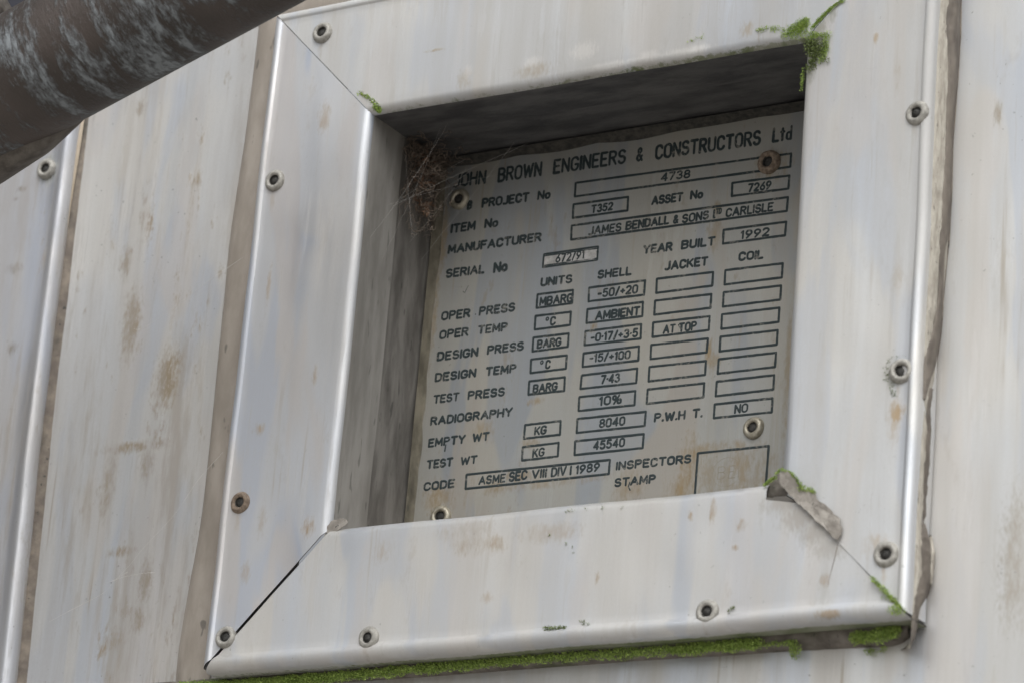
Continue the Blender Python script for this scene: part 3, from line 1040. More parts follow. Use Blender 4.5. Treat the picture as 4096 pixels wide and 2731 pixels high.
words = [  # string, baseline left, baseline right, top left (detail-crop pixels)
    ('JOHN', 'A', 495, 897, 'A', 866, 852, 'A', 512, 735), ('BROWN', 'A', 1000, 836, 'A', 1508, 762, 'A', 1015, 665),
    ('ENGINEERS', 'A', 1636, 742, 'B', 236, 620, 'A', 1650, 570), ('&', 'B', 352, 602, 'B', 434, 588, 'B', 365, 435),
    ('CONSTRUCTORS', 'B', 568, 577, 'B', 1785, 405, 'B', 580, 402), ('Ltd', 'B', 1913, 380, 'B', 2142, 348, 'B', 1926, 207),
    ('B', 'A', 650, 1152, 'A', 710, 1143, 'A', 660, 1042), ('PROJECT', 'A', 818, 1127, 'A', 1365, 1055, 'A', 828, 1015), ('No', 'A', 1456, 1038, 'A', 1608, 1018, 'A', 1467, 928),
    ('ITEM', 'A', 462, 1420, 'A', 748, 1378, 'A', 475, 1310), ('No', 'A', 848, 1362, 'A', 1008, 1342, 'A', 860, 1252),
    ('MANUFACTURER', 'C', 428, 110, 'A', 1505, 1510, 'C', 440, 2), ('SERIAL', 'C', 405, 385, 'C', 852, 328, 'C', 417, 278), ('No', 'C', 950, 327, 'C', 1115, 303, 'C', 962, 200),
    ('OPER', 'C', 352, 873, 'C', 688, 832, 'C', 364, 765), ('PRESS', 'C', 785, 816, 'C', 1202, 765, 'C', 797, 708),
    ('OPER', 'C', 330, 1086, 'C', 668, 1045, 'C', 342, 978), ('TEMP', 'C', 772, 1028, 'C', 1115, 988, 'C', 783, 922),
    ('DESIGN', 'C', 304, 1334, 'C', 780, 1275, 'C', 315, 1224), ('PRESS', 'C', 880, 1260, 'C', 1302, 1208, 'C', 891, 1152),
    ('DESIGN', 'C', 280, 1572, 'C', 755, 1513, 'C', 291, 1466), ('TEMP', 'C', 862, 1503, 'C', 1215, 1462, 'C', 873, 1397),
    ('TEST', 'E', 262, 272, 'E', 562, 238, 'E', 273, 168), ('PRESS', 'E', 657, 229, 'E', 1085, 180, 'E', 668, 122),
    ('RADIOGRAPHY', 'E', 228, 522, 'E', 1172, 412, 'E', 239, 416), ('EMPTY', 'E', 203, 774, 'E', 632, 724, 'E', 214, 668), ('WT', 'E', 712, 712, 'E', 908, 690, 'E', 722, 608),
    ('TEST', 'E', 185, 1020, 'E', 490, 984, 'E', 196, 914), ('WT', 'E', 575, 976, 'E', 768, 954, 'E', 586, 876), ('CODE', 'E', 150, 1272, 'E', 508, 1230, 'E', 161, 1168),
    ('UNITS', 'C', 1492, 480, 'C', 1857, 440, 'C', 1503, 376), ('SHELL', 'C', 2145, 394, 'D', 303, 347, 'C', 2156, 290),
    ('JACKET', 'D', 680, 299, 'D', 1180, 238, 'D', 690, 190), ('COIL', 'D', 1525, 192, 'D', 1815, 160, 'D', 1535, 85),
    ('ASSET', 'B', 528, 1097, 'B', 892, 1052, 'B', 539, 988), ('No', 'B', 973, 1032, 'B', 1122, 1014, 'B', 983, 925),
    ('YEAR', 'D', 432, 110, 'D', 772, 70, 'D', 442, 4), ('BUILT', 'D', 868, 58, 'D', 1262, 8, 'D', 879, -50),
    ('INSPECTORS', 'F', 120, 1035, 'F', 988, 948, 'F', 130, 930), ('STAMP', 'F', 103, 1226, 'F', 578, 1180, 'F', 113, 1120), ('P.W.H T.', 'F', 558, 485, 'F', 1120, 426, 'F', 568, 375)]
ink = Ink()
for st, k1, x1, y1, k2, x2, y2, k3, x3, y3 in words:
    big_ = st in ('JOHN', 'BROWN', 'ENGINEERS', '&', 'CONSTRUCTORS', 'Ltd')
    ink.text(st, pp(k1, x1, y1), pp(k2, x2, y2), pp(k3, x3, y3), .090 if big_ else .130)
# a small tick and a stray dot
ink.line([tuple(pp('C', 610, 535)), tuple(pp('C', 626, 553)), tuple(pp('C', 668, 470))], .00022)
ink.line([tuple(pp('C', 750, 792)), tuple(pp('C', 754, 797))], .0003)
ink.line([tuple(pp('E', 410, 740)), tuple(pp('E', 398, 810))], .00045)
ink.line([tuple(pp('F', 285, 1165)), tuple(pp('F', 268, 1215)), tuple(pp('F', 288, 1258))], .00035)
lt = ink.build('lettering', M['ink'], plate)
lt['label'] = 'dark teal field names'

vals = [('4738', 'B', 636, 828, 'B', 975, 782, 'B', 648, 726), ('7269', 'B', 1634, 950, 'B', 1905, 914, 'B', 1644, 846), ('T352', 'A', 2072, 1190, 'B', 88, 1152, 'A', 2083, 1092),
        ('JAMES', 'A', 2042, 1444, 'B', 184, 1394, 'A', 2056, 1340), ('BENDALL', 'B', 230, 1386, 'B', 735, 1312, 'B', 241, 1280), ('&', 'B', 776, 1312, 'B', 840, 1302, 'B', 786, 1208),
        ('SONS', 'B', 878, 1306, 'B', 1188, 1256, 'B', 889, 1200), ('L', 'B', 1232, 1250, 'B', 1268, 1245, 'B', 1243, 1140), ('TD', 'B', 1264, 1205, 'B', 1336, 1193, 'B', 1272, 1132),
        ('CARLISLE', 'B', 1378, 1236, 'B', 1928, 1162, 'B', 1389, 1130), ('1992', 'B', 1548, 1490, 'B', 1883, 1448, 'B', 1558, 1386),
        ('672/91', 'C', 1662, 212, 'C', 1998, 164, 'C', 1673, 106), ('MBARG', 'C', 1478, 704, 'C', 1866, 655, 'C', 1489, 598), ('C', 'C', 1600, 930, 'C', 1668, 920, 'C', 1611, 822),
        ('BARG', 'C', 1450, 1192, 'C', 1733, 1157, 'C', 1461, 1088), ('C', 'C', 1545, 1424, 'C', 1608, 1415, 'C', 1556, 1316), ('BARG', 'E', 1402, 150, 'E', 1690, 116, 'E', 1413, 46),
        ('KG', 'E', 1420, 636, 'E', 1564, 616, 'E', 1431, 530), ('KG', 'E', 1398, 890, 'E', 1540, 870, 'E', 1409, 784),
        ('-50/+20', 'C', 2146, 612, 'D', 376, 556, 'C', 2157, 506), ('AMBIENT', 'C', 2120, 868, 'D', 398, 806, 'C', 2131, 762), ('-0*17/+3*5', 'C', 2066, 1116, 'D', 376, 1056, 'C', 2077, 1010),
        ('-15/+100', 'C', 2050, 1350, 'D', 290, 1303, 'C', 2061, 1246), ('7*43', 'G', 1766, 1069, 'G', 1897, 1054, 'G', 1772, 1005), ('10%', 'G', 1755, 1215, 'G', 1908, 1198, 'G', 1761, 1150),
        ('8040', 'G', 1755, 1364, 'G', 1932, 1344, 'G', 1761, 1300), ('45540', 'G', 1715, 1512, 'G', 1930, 1488, 'G', 1721, 1448),
        ('ASME', 'E', 782, 1202, 'E', 1092, 1168, 'E', 793, 1098), ('SEC', 'E', 1128, 1166, 'E', 1342, 1136, 'E', 1139, 1050), ('VIII', 'E', 1390, 1134, 'E', 1566, 1112, 'E', 1401, 1026),
        ('DIV', 'E', 1612, 1110, 'E', 1790, 1088, 'E', 1623, 998), ('I', 'E', 1828, 1088, 'E', 1850, 1084, 'E', 1839, 976), ('1989', 'E', 1892, 1078, 'E', 2174, 1042, 'E', 1903, 972),
        ('NO', 'F', 1478, 386, 'F', 1638, 366, 'F', 1488, 276), ('AT', 'D', 660, 1024, 'D', 804, 1006, 'D', 671, 920), ('TOP', 'D', 838, 1004, 'D', 1048, 976, 'D', 849, 896)]
ink = Ink()
for st, k1, x1, y1, k2, x2, y2, k3, x3, y3 in vals:
    ink.text(st, pp(k1, x1, y1), pp(k2, x2, y2), pp(k3, x3, y3), .124 if st in ('BENDALL', 'AMBIENT', 'MBARG', 'L', 'TD', 'VIII', 'BARG') else .116)
for k, x, y in (('C', 1575, 848), ('C', 1512, 1342)):
    c = pp(k, x, y)
    ink.line([tuple(c + Vector((.00065 * math.cos(a), .0008 * math.sin(a)))) for a in [2 * math.pi * i / 14 for i in range(14)]] + [tuple(c + Vector((.00065, 0)))], .00042)
c = pp('D', 868, 950)
ink.line([tuple(pp('D', 842, 915)), tuple(pp('D', 862, 960)), tuple(pp('D', 872, 905))], .0003)
vt = ink.build('stamped_values', M['ink'], plate, .00015)
vt['label'] = 'dark stamped values inside the boxes'

boxes = [
    (('A', 1900, 840), ('B', 2135, 502), ('B', 2125, 655), ('A', 1890, 995)), (('B', 1460, 840), ('B', 2115, 755), ('B', 2103, 905), ('B', 1455, 990)),
    (('A', 1875, 1085), ('B', 265, 1000), ('B', 258, 1155), ('A', 1868, 1240)), (('A', 1855, 1328), ('B', 2098, 1003), ('B', 2085, 1160), ('A', 1848, 1488)),
    (('B', 1360, 1378), ('B', 2078, 1285), ('B', 2065, 1440), ('B', 1353, 1535)), (('C', 1538, 110), ('C', 2155, 22), ('C', 2145, 172), ('C', 1525, 255)),
    (('C', 1463, 568), ('C', 1870, 518), ('C', 1860, 668), ('C', 1452, 722)), (('C', 1440, 815), ('C', 1845, 768), ('C', 1835, 918), ('C', 1430, 970)),
    (('C', 1415, 1062), ('C', 1820, 1015), ('C', 1810, 1165), ('C', 1405, 1218)), (('C', 1390, 1310), ('C', 1798, 1262), ('C', 1788, 1415), ('C', 1382, 1465)),
    (('E', 1368, 12), ('E', 1776, -36), ('E', 1768, 120), ('E', 1358, 163)), (('E', 1320, 512), ('E', 1728, 465), ('E', 1720, 622), ('E', 1307, 668)),
    (('E', 1293, 765), ('E', 1705, 715), ('E', 1695, 870), ('E', 1285, 918)),
    (('C', 2055, 492), ('D', 460, 408), ('D', 448, 572), ('C', 2048, 648)), (('C', 2035, 738), ('D', 435, 655), ('D', 428, 818), ('C', 2025, 895)),
    (('C', 2012, 990), ('D', 415, 908), ('D', 408, 1072), ('C', 2002, 1148)), (('C', 1990, 1240), ('D', 390, 1160), ('D', 382, 1322), ('C', 1980, 1395)),
    (('C', 1970, 1492), ('D', 370, 1412), ('F', 358, 30), ('E', 1955, 97)), (('E', 1942, 192), ('F', 348, 122), ('F', 338, 283), ('E', 1933, 350)),
    (('E', 1920, 442), ('F', 468, 360), ('F', 455, 520), ('E', 1912, 602)), (('E', 1895, 697), ('F', 445, 615), ('F', 432, 775), ('E', 1887, 855)),
    (('D', 595, 390), ('D', 1240, 312), ('D', 1230, 468), ('D', 588, 552)), (('D', 575, 640), ('D', 1220, 565), ('D', 1210, 722), ('D', 565, 800)),
    (('D', 553, 890), ('D', 1200, 818), ('D', 1190, 975), ('D', 545, 1055)), (('D', 530, 1145), ('D', 1180, 1072), ('D', 1168, 1228), ('D', 522, 1305)),
    (('D', 510, 1395), ('D', 1158, 1328), ('D', 1148, 1485), ('D', 500, 1560)), (('F', 490, 105), ('F', 1138, 33), ('F', 1128, 195), ('F', 478, 268)),
    (('D', 1380, 292), ('D', 2038, 212), ('D', 2028, 375), ('D', 1372, 455)), (('D', 1362, 545), ('D', 2020, 467), ('D', 2010, 628), ('D', 1352, 708)),
    (('D', 1342, 797), ('D', 2000, 720), ('D', 1990, 883), ('D', 1335, 962)), (('D', 1325, 1052), ('D', 1980, 978), ('D', 1970, 1140), ('D', 1315, 1218)),
    (('D', 1305, 1308), ('D', 1962, 1232), ('D', 1950, 1395), ('D', 1292, 1472)), (('F', 1282, 15), ('F', 1940, -60), ('F', 1930, 105), ('F', 1270, 182)),
    (('F', 1258, 275), ('F', 1922, 205), ('F', 1912, 365), ('F', 1248, 432)), (('E', 648, 1080), ('E', 2292, 910), ('E', 2280, 1073), ('E', 638, 1243)),
    (('F', 1065, 835), ('F', 1878, 752), ('F', 1838, 1290), ('F', 1026, 1376))]
ink = Ink()
for b in boxes:
    ink.box(*[pp(*c) for c in b], .00066)
# dark remains along the top and bottom of the scraped serial box
a, b, c, d = [pp(*q) for q in boxes[5]]
ink.line([tuple(a.lerp(b, k / 10) + (d - a) * .13) for k in range(11)], .00060)
ink.line([tuple(a.lerp(b, .90 + .008 * k) + (d - a) * .27) for k in range(10)], .00030)
ink.line([tuple(d.lerp(c, .74 + .024 * k) + (a - d) * .20) for k in range(10)], .00034)
ink.line([tuple(d.lerp(c, k / 10) + (a - d) * .12) for k in range(11)], .00055)
ink.line([tuple(d.lerp(c, k / 10) + (a - d) * .22) for k in range(4)], .00032)
ink.line([tuple(a.lerp(b, .86 + .014 * k) + (d - a) * .38) for k in range(10)], .00022)
ink.line([tuple(a.lerp(b, .83 + .016 * k) + (d - a) * .52) for k in range(10)], .00018)
ink.line([tuple(a.lerp(b, .03 + .006 * k) + (d - a) * .6) for k in range(10)], .00018)
fb = ink.build('field_borders', M['ink'], plate, .00010)

q = [a.lerp(d, .06), b.lerp(c, .06), c.lerp(b, .06), d.lerp(a, .06)]
bm = bmesh.new()
vs = [bm.verts.new((p.x, YP - .00005, p.y)) for p in (q[3], q[2], q[1], q[0])]
bm.faces.new(vs)
o = obj('value_panel', bm, M['white'], plate)
o['label'] = 'scraped bright box with the serial number'

# inspector's mark, pressed faintly into its box
ink = Ink()
c = pp('F', 1395, 1050)
rx = (pp('F', 1560, 1034) - c).length
ink.line([tuple(c + Vector((rx * math.cos(a), rx * .93 * math.sin(a)))) for a in [math.radians(28 + 290 * i / 40) for i in range(41)]], .00008)
ink.text('BEI', pp('F', 1288, 1134), pp('F', 1530, 1112), pp('F', 1300, 990), .022)
o = ink.build('stamp_mark', M['etch'], plate, .00010)
o['label'] = 'faint round inspector mark'

for (k, x, y, mt, lb) in (('A', 562, 1022, 'rivet_brass', None), ('B', 1876, 597, 'rivet_rust', 'dark brown rusty rivet'), ('F', 1695, 540, 'rivet_brass', None), ('E', 348, 1560, 'rivet_brass', None)):
    ox, oy, s_ = ORG[k]
    rivet(ox + x * s_, oy + y * s_, YP, .0061 if lb else .0057, M[mt], plate, 0, .0003, lb)

# ------------------------------------------------------------------ pipe in front
pipe = thing('pipe', 'dark brown metal pipe with flaking blue grey paint crossing in front of the cladding', 'pipe')
YPI = -.16
pa, pb_ = at(0, 361, YPI), at(1000, 361 - 548, YPI)
axis = (pb_ - pa).normalized()
# radius: half of the apparent thickness
dist = (at(400, 140, YPI) - CPOS).dot(FWD)
prad = .5 * 533 / CF * dist
m, t, p = new_mat('flaking_painted_pipe')
tc = t.n('ShaderNodeTexCoord').outputs['Object']
n1 = t.noise(t.v('MULTIPLY', tc, (16, 16, 60)), 1.0, 5, .62, .4)
n2 = t.noise(t.v('MULTIPLY', tc, (170, 170, 420)), 1.0, 6, .75)
n3 = t.noise(tc, 14, 3, .6)
f = t.step(t.m('ADD', n1, t.m('MULTIPLY', t.m('SUBTRACT', n2, .5), .55)), .47, .65)
col = t.mix(t.step(n3, .35, .65), (.034, .026, .022), (.066, .051, .045))
col = t.mix(t.m('MULTIPLY', f, .9), col, t.mix(n2, (.13, .15, .17), (.30, .32, .335)))
t.put(p.inputs['Base Color'], col)
t.put(p.inputs['Roughness'], t.m('ADD', .5, t.m('MULTIPLY', f, .3)))
bump(t, p, t.m('ADD', n2, f), .0006)
M['pipe'] = m
M['iron'] = plain('brown_iron', (.055, .045, .038), (.13, .115, .10), 130, .7, .0006)


def frame_of(ax):
    x = Vector((0, 0, 1)).cross(ax)
    x.normalize()
    y = ax.cross(x)
    return Matrix(((x.x, y.x, ax.x), (x.y, y.y, ax.y), (x.z, y.z, ax.z))).to_4x4()


L0, L1 = -.20, .42
rows = []
for i in range(60):
    s = L0 + (L1 - L0) * i / 59
    rows.append([Vector((prad * (1 + .004 * mnoise.noise(Vector((s * 30, k, 1)))) * math.cos(2 * math.pi * k / 48), prad * math.sin(2 * math.pi * k / 48), s)) for k in range(48)])
bm = grid_bm(rows, True)
bmesh.ops.recalc_face_normals(bm, faces=bm.faces)
po = obj('pipe_body', bm, M['pipe'], pipe)
pipe.matrix_world = Matrix.Translation(pa) @ frame_of(axis)
# saddle under the pipe at its lower end: a curved shoe hugging the underside, rounded at its tip
inv = pipe.matrix_world.inverted()
cl_ = inv @ CPOS
rows = []
# direction (around the pipe) of the underside edge seen by the camera
vd = Vector((cl_.x, cl_.y, 0)).normalized()
tang = [Vector((-vd.y, vd.x, 0)), Vector((vd.y, -vd.x, 0))]
dn = inv.to_3x3() @ Vector((0, 0, -1))
tg = max(tang, key=lambda q: q.dot(dn))
base_a = math.atan2(tg.y, tg.x)
sgn = 1 if Vector((math.cos(base_a + .1), math.sin(base_a + .1), 0)).dot(vd) > math.cos(math.pi / 2) else -1
tip = (inv @ at(232, 545, YPI)).z
for i in range(40):
    f = i / 39
    s = tip + .004 - f * .14
    half = .95 * (1 - (1 - min(f * 3.2, 1)) ** 2) ** .5 + .02
    th = .0045 * min(1, f * 5.0 + .02) + .0055 * min(1, f * 2.0)
    row = []
    for k in range(17):
        a_ = base_a - sgn * .55 + (k / 16 * 2 - 1) * half * 1.1
        e_ = math.cos((k / 16 * 2 - 1) * math.pi / 2) ** .35
        r_ = prad * 1.001 + th * e_
        row.append(Vector((r_ * math.cos(a_), r_ * math.sin(a_), s)))
    rows.append(row)
bm = grid_bm(rows)
bmesh.ops.recalc_face_normals(bm, faces=bm.faces)
so = obj('pipe_saddle', bm, M['iron'], pipe)
# clamp lug on top at the very end
lug = inv @ at(8, 12, YPI + .01)
bm = bmesh.new()
bmesh.ops.create_cube(bm, size=1)
for v in bm.verts:
    v.co = Vector((v.co.x * .016, v.co.y * .05, v.co.z * .012))
bmesh.ops.bevel(bm, geom=bm.edges[:], offset=.0015, segments=2, affect='EDGES')
up_a = base_a + math.pi
lo = obj('clamp_lug', bm, M['iron'], pipe)
lo.location = lug + Vector((math.cos(up_a) * .004, math.sin(up_a) * .004, -.006))
lo.rotation_euler = (0, 0, up_a - math.pi / 2)


# ------------------------------------------------------------------ smears and flap at the lower right mitre
def patch(name, pts, Y, lift, m, parent=None, n=18, seed=0.0, curl=0.0, O=(2696, 1800), sc=1 / 1.68, th=.0007):
    """irregular skin outlined by photo points, lying on the surround"""
    P3 = [at(O[0] + x * sc, O[1] + y * sc, Y) for x, y in pts]
    c = sum(P3, Vector()) / len(P3)
    ring = []
    K = len(P3)
    for i in range(K * 5):
        k, u = divmod(i, 5)
        u /= 5
        a, b, cc_, d = P3[(k - 1) % K], P3[k], P3[(k + 1) % K], P3[(k + 2) % K]
        q = .5 * ((2 * b) + (cc_ - a) * u + (2 * a - 5 * b + 4 * cc_ - d) * u * u + (3 * b - a - 3 * cc_ + d) * u ** 3)
        ring.append(q + Vector((wob(q, 900, seed) + wob(q, 380, seed), 0, wob(q, 900, seed + 3) + wob(q, 380, seed + 3))) * .0006)
    rows = []
    for j in range(n):
        f = 1 - j / (n - 1) * .999
        row = []
        for q in ring:
            p_ = c.lerp(q, f)
            h = lift * (1 - f ** 6) + curl * f ** 3 + .0004 * wob(p_, 300, seed)
            row.append(p_ + Vector((0, -h, 0)))
        rows.append(row)
    bm = grid_bm(rows, True)
    bmesh.ops.recalc_face_normals(bm, faces=bm.faces)
    o = obj(name, bm, m, parent)
    solid(o, th, 0)
    return o


o = patch('sealant_flap', [(735, 252), (712, 200), (722, 150), (765, 140), (815, 180), (860, 250), (950, 275), (965, 330), (1040, 385), (1105, 455), (1130, 520), (1120, 575), (1098, 598), (1010, 520), (930, 440), (850, 370), (790, 310)], -.0017, .0001, M['flap'], frame, seed=5, curl=.0004, th=.0004)
o['label'] = 'peeling flap of sealant over the lower right mitre'
o = patch('sealant_plug', [(612, 236), (640, 205), (690, 175), (712, 150), (730, 200), (748, 260), (764, 300), (690, 306), (618, 304)], .0035, .0006, M['seal_mossy'], frame, seed=7)
o['label'] = 'dark plug in the open inner corner'
o = patch('torn_tab', [(2188, 588), (2205, 520), (2235, 478), (2290, 462), (2345, 478), (2300, 520), (2270, 548), (2225, 585)], .0012, .0003, M['flap'], frame, seed=11, curl=.0006, O=(0, 1800), th=.0004)
o['label'] = 'small torn brown tab at the lower left inner corner'
# hairline crack on the bottom rail
ck = [at(2696 + x / 1.68, 1800 + y / 1.68, -.0002) for x, y in ((1100, 630), (1085, 700), (1060, 800), (1040, 880), (1030, 960), (1024, 1050))]


def tube_bm(pts, rad, n=5, bm=None):
    bm = bm or bmesh.new()
    prev = None
    for i, p_ in enumerate(pts):
        d = (pts[min(i + 1, len(pts) - 1)] - pts[max(i - 1, 0)]).normalized()
        x = d.cross(Vector((.3, .9, .2))).normalized()
        y = d.cross(x)
        r_ = rad(i / (len(pts) - 1)) if callable(rad) else rad
        ring = [bm.verts.new(p_ + (x * math.cos(2 * math.pi * k / n) + y * math.sin(2 * math.pi * k / n)) * r_) for k in range(n)]
        if prev:
            for k in range(n):
                bm.faces.new((prev[k], prev[(k + 1) % n], ring[(k + 1) % n], ring[k]))
        prev = ring
    return bm


obj('hairline_crack', tube_bm(ck, .00018), M['seal_dark'], frame)
obj('sealant_edge', tube_bm(edge_pts, lambda f: .00030 + .00030 * abs(mnoise.noise(Vector((f * 40, 1, 1))))), M['seal_dark'], frame)


# ------------------------------------------------------------------ moss
def moss(label, spots, m, dens=1.0, size=.0011, nrm=Vector((0, -1, .25)), group='green moss growing along the joints'):
    """spots: list of (point, radius, count); tiny leaflets standing up from the surface"""
    bm = bmesh.new()
    for c, r_, cnt, out in spots:
        for _ in range(int(cnt * dens)):
            a_, q_ = random.uniform(0, 6.283), r_ * random.random() ** .6
            b = Vector(c) + Vector((math.cos(a_) * q_, 0, math.sin(a_) * q_ * .8))
            hgt = size * random.uniform(.5, 1.3)
            o_ = Vector((0, -random.random() * out * (1 - q_ / r_ * .7), 0))
            b = b + o_
            d = (Vector(nrm) + Vector((random.uniform(-1, 1), random.uniform(-.6, .6), random.uniform(-1, 1))) * .95).normalized()
            s_ = d.cross(Vector((random.uniform(-1, 1), random.uniform(-1, 1), random.uniform(-1, 1)))).normalized() * hgt * random.uniform(.16, .30)
            tip_ = b + d * hgt
            mid = b + d * hgt * .5 + d.cross(s_).normalized() * hgt * .12
            v0, v1, v2, v3 = bm.verts.new(b - s_ * .5), bm.verts.new(mid - s_), bm.verts.new(tip_), bm.verts.new(mid + s_)
            bm.faces.new((v0, v1, v2))
            bm.faces.new((v0, v2, v3))
    o = obj('moss_patch', bm, m)
    return tag(o, label, 'moss', group)


def along(pts, n, r_, cnt, Y, out=.0012, O=(0, 0), sc=1.0, jit=0.0):
    res = []
    for i in range(n):
        f = i / (n - 1) * (len(pts) - 1)
        k = min(int(f), len(pts) - 2)
        x = pts[k][0] + (pts[k + 1][0] - pts[k][0]) * (f - k)
        y = pts[k][1] + (pts[k + 1][1] - pts[k][1]) * (f - k)
        q = at(O[0] + (x + random.uniform(-jit, jit)) * sc, O[1] + (y + random.uniform(-jit, jit)) * sc, Y)
        g = .55 + .9 * max(0, mnoise.noise(Vector((i * .21 + x * .01, 7, y * .01))) + .35)
        res.append((q, r_ * min(g, 1.3), int(cnt * g), out))
    return res


k8 = dict(O=(1350, 1800), sc=1 / 1.68)
k9 = dict(O=(2696, 1800), sc=1 / 1.68)
k3 = dict(O=(2696, 0), sc=1 / 1.68)
k2 = dict(O=(1350, 0), sc=1 / 1.68)
moss('bright green strip of moss on the sealant under the bottom rail',
     along([(-1050, 1592), (-600, 1572), (-300, 1552), (0, 1524), (600, 1468), (1300, 1408), (2352, 1342)], 230, .0034, 120, YW - .0072, .0026, **k8)
     + along([(0, 1345), (300, 1322), (560, 1305)], 44, .0036, 130, YW - .0072, .0026, **k9)
     + along([(560, 1310), (800, 1298)], 14, .002, 26, YW - .0055, .0015, **k9)
     + along([(790, 1290), (830, 1350)], 6, .0026, 45, YW - .005, .0015, **k9)
     + along([(1220, 1262), (1300, 1262), (1420, 1240), (1500, 1215)], 22, .0038, 110, YW - .0072, .0026, **k9)
     + along([(1300, 1350), (1340, 1360)], 3, .0022, 40, YW - .001, .001, **k9)
     + along([(1400, 1330), (1410, 1340)], 2, .0016, 25, YW - .001, .001, **k9)
     + along([(800, 1360), (820, 1380)], 3, .0022, 40, YW - .001, .001, **k9), M['moss'])
moss('moss tuft at the upper right inner corner of the surround',
     along([(930, 190), (1000, 110), (1080, 40), (1140, 5)], 26, .0012, 26, -.0004, .0006, **k3)
     + along([(950, 175), (1020, 100), (1100, 30)], 22, .0013, 24, -.0004, .0006, **k3)
     + along([(760, 235), (830, 190), (890, 140)], 16, .0040, 70, -.0004, .0006, **k3)
     + along([(840, 230), (880, 150)], 8, .0036, 80, -.0004, .0008, **k3)
     + along([(560, 205), (640, 195), (720, 200)], 14, .0018, 16, -.0004, .0008, jit=10, **k3)
     + along([(920, 250), (960, 240), (1030, 240)], 10, .0026, 55, -.0006, .0012, **k3)
     + along([(1030, 250), (1020, 340), (990, 420)], 12, .0020, 36, -.0006, .0012, **k3)
     + along([(870, 470), (866, 540), (858, 610)], 12, .0010, 16, .001, .0008, **k3)
     + along([(100, 280), (200, 260)], 6, .0014, 7, -.0003, .0005, jit=14, **k3), M['moss'], 1.5, .0007)
moss('dull grey green moss curtain hanging on the upper right rail by the corner',
     along([(900, 300), (930, 330), (960, 360), (940, 420), (910, 460)], 24, .0034, 45, -.0004, .0012, jit=14, **k3)
     + along([(940, 290), (1000, 330), (1000, 400)], 14, .003, 30, -.0004, .001, jit=16, **k3), M['moss_dark'], 1.0, .0011)
moss('small moss tuft in the upper left inner corner of the surround',
     along([(160, 635), (210, 660), (260, 700), (290, 760)], 24, .0018, 50, .0008, .0020, **k2)
     + along([(230, 680), (280, 750)], 8, .0022, 45, .0010, .0018, **k2), M['moss'], 1.0, .0010)
moss('moss rim on the peeling flap at the lower right inner corner',
     along([(615, 235), (650, 205), (685, 185)], 14, .0013, 36, -.0002, .0014, **k9)
     + along([(690, 160), (725, 130), (780, 145), (825, 190), (860, 245)], 24, .0009, 22, -.0020, .0008, **k9)
     + along([(860, 255), (920, 265), (950, 285)], 10, .0015, 30, -.0020, .0008, **k9), M['moss'], 1.0, .0008)
moss('moss filling the lower end of the lower right mitre joint',
     along([(1330, 860), (1400, 930), (1480, 1010), (1530, 1060)], 28, .0014, 30, -.0012, .0012, **k9)
     + along([(1420, 970), (1470, 1000)], 6, .0022, 26, -.0006, .001, jit=14, **k9)
     + along([(1480, 1070), (1520, 1085)], 6, .0034, 60, -.0026, .0012, **k9), M['moss'], 1.0, .0009)
moss('faint green moss halo round the middle rivet of the right rail',
     along([(1440, 960), (1450, 910), (1490, 885), (1550, 880)], 14, .0012, 9, -.0002, .0005, jit=12, O=(2696, 900), sc=1 / 1.68)
     + along([(1435, 980), (1440, 1040), (1470, 1100), (1490, 1150)], 20, .0015, 11, -.0002, .0005, jit=14, O=(2696, 900), sc=1 / 1.68), M['moss_dark'], 1.0, .0008)
moss('scattered moss crumbs along the lower bead of the bottom rail',
     along([(1400, 1200), (1530, 1192)], 10, .0014, 34, -.0012, .0010, **k8)
     + along([(1640, 1150), (1680, 1175)], 4, .0013, 22, -.0006, .0008, jit=8, **k8)
     + along([(370, 1080), (400, 1060)], 3, .0009, 22, -.0006, .0008, O=(2696, 1800), sc=1 / 1.68)
     + along([(1540, 420), (1600, 400), (1920, 385)], 6, .0012, 9, -.0003, .0006, jit=10, **k8)
     + along([(1420, 580), (1590, 640), (1590, 690)], 4, .0010, 8, -.0003, .0006, jit=8, **k8), M['moss_dark'], 1.0, .0009)['kind'] = 'stuff'

# ------------------------------------------------------------------ dry debris and cobwebs in the recess
deb = bmesh.new()


def crumple(bm, c, ln, wd):
    d = Vector((random.uniform(-1, 1), random.uniform(-.6, .3), random.uniform(-1, 1))).normalized()
    s_ = d.cross(Vector((random.uniform(-1, 1), random.uniform(-1, 1), random.uniform(-1, 1)))).normalized()
    u_ = d.cross(s_)
    prev = None
    n = 5
    cv = random.uniform(-1.2, 1.2)
    for i in range(n + 1):
        f = i / n
        q = c + d * (ln * (f - .5)) + u_ * (ln * cv * (f - .5) ** 2)
        ww = wd * math.sin(math.pi * (.08 + .84 * f)) * random.uniform(.7, 1.2)
        a_, b = bm.verts.new(q - s_ * ww), bm.verts.new(q + s_ * ww + u_ * wd * random.uniform(-.4, .4))
        if prev:
            bm.faces.new((prev[0], prev[1], b, a_))
        prev = (a_, b)


for x, y, n, sp_ in ((480, 1000, 14, 60), (520, 1100, 22, 90), (470, 1190, 18, 60), (560, 1200, 16, 70), (540, 1290, 14, 80), (600, 1080, 10, 50), (740, 900, 5, 40), (560, 1380, 8, 60)):
    for _ in range(int(n * 1.8)):
        Yd = random.uniform(.040, .064)
        c = at(1350 + (x + random.gauss(0, sp_ * .6)) / 1.68, (y + random.gauss(0, sp_ * .6)) / 1.68, Yd)
        crumple(deb, c, random.uniform(.003, .010), random.uniform(.0005, .0014))
o = obj('leaf_litter', deb, M['leaf'])
tag(o, 'clump of dry brown leaf scraps caught in the upper left of the recess', 'leaf litter', kind='stuff')


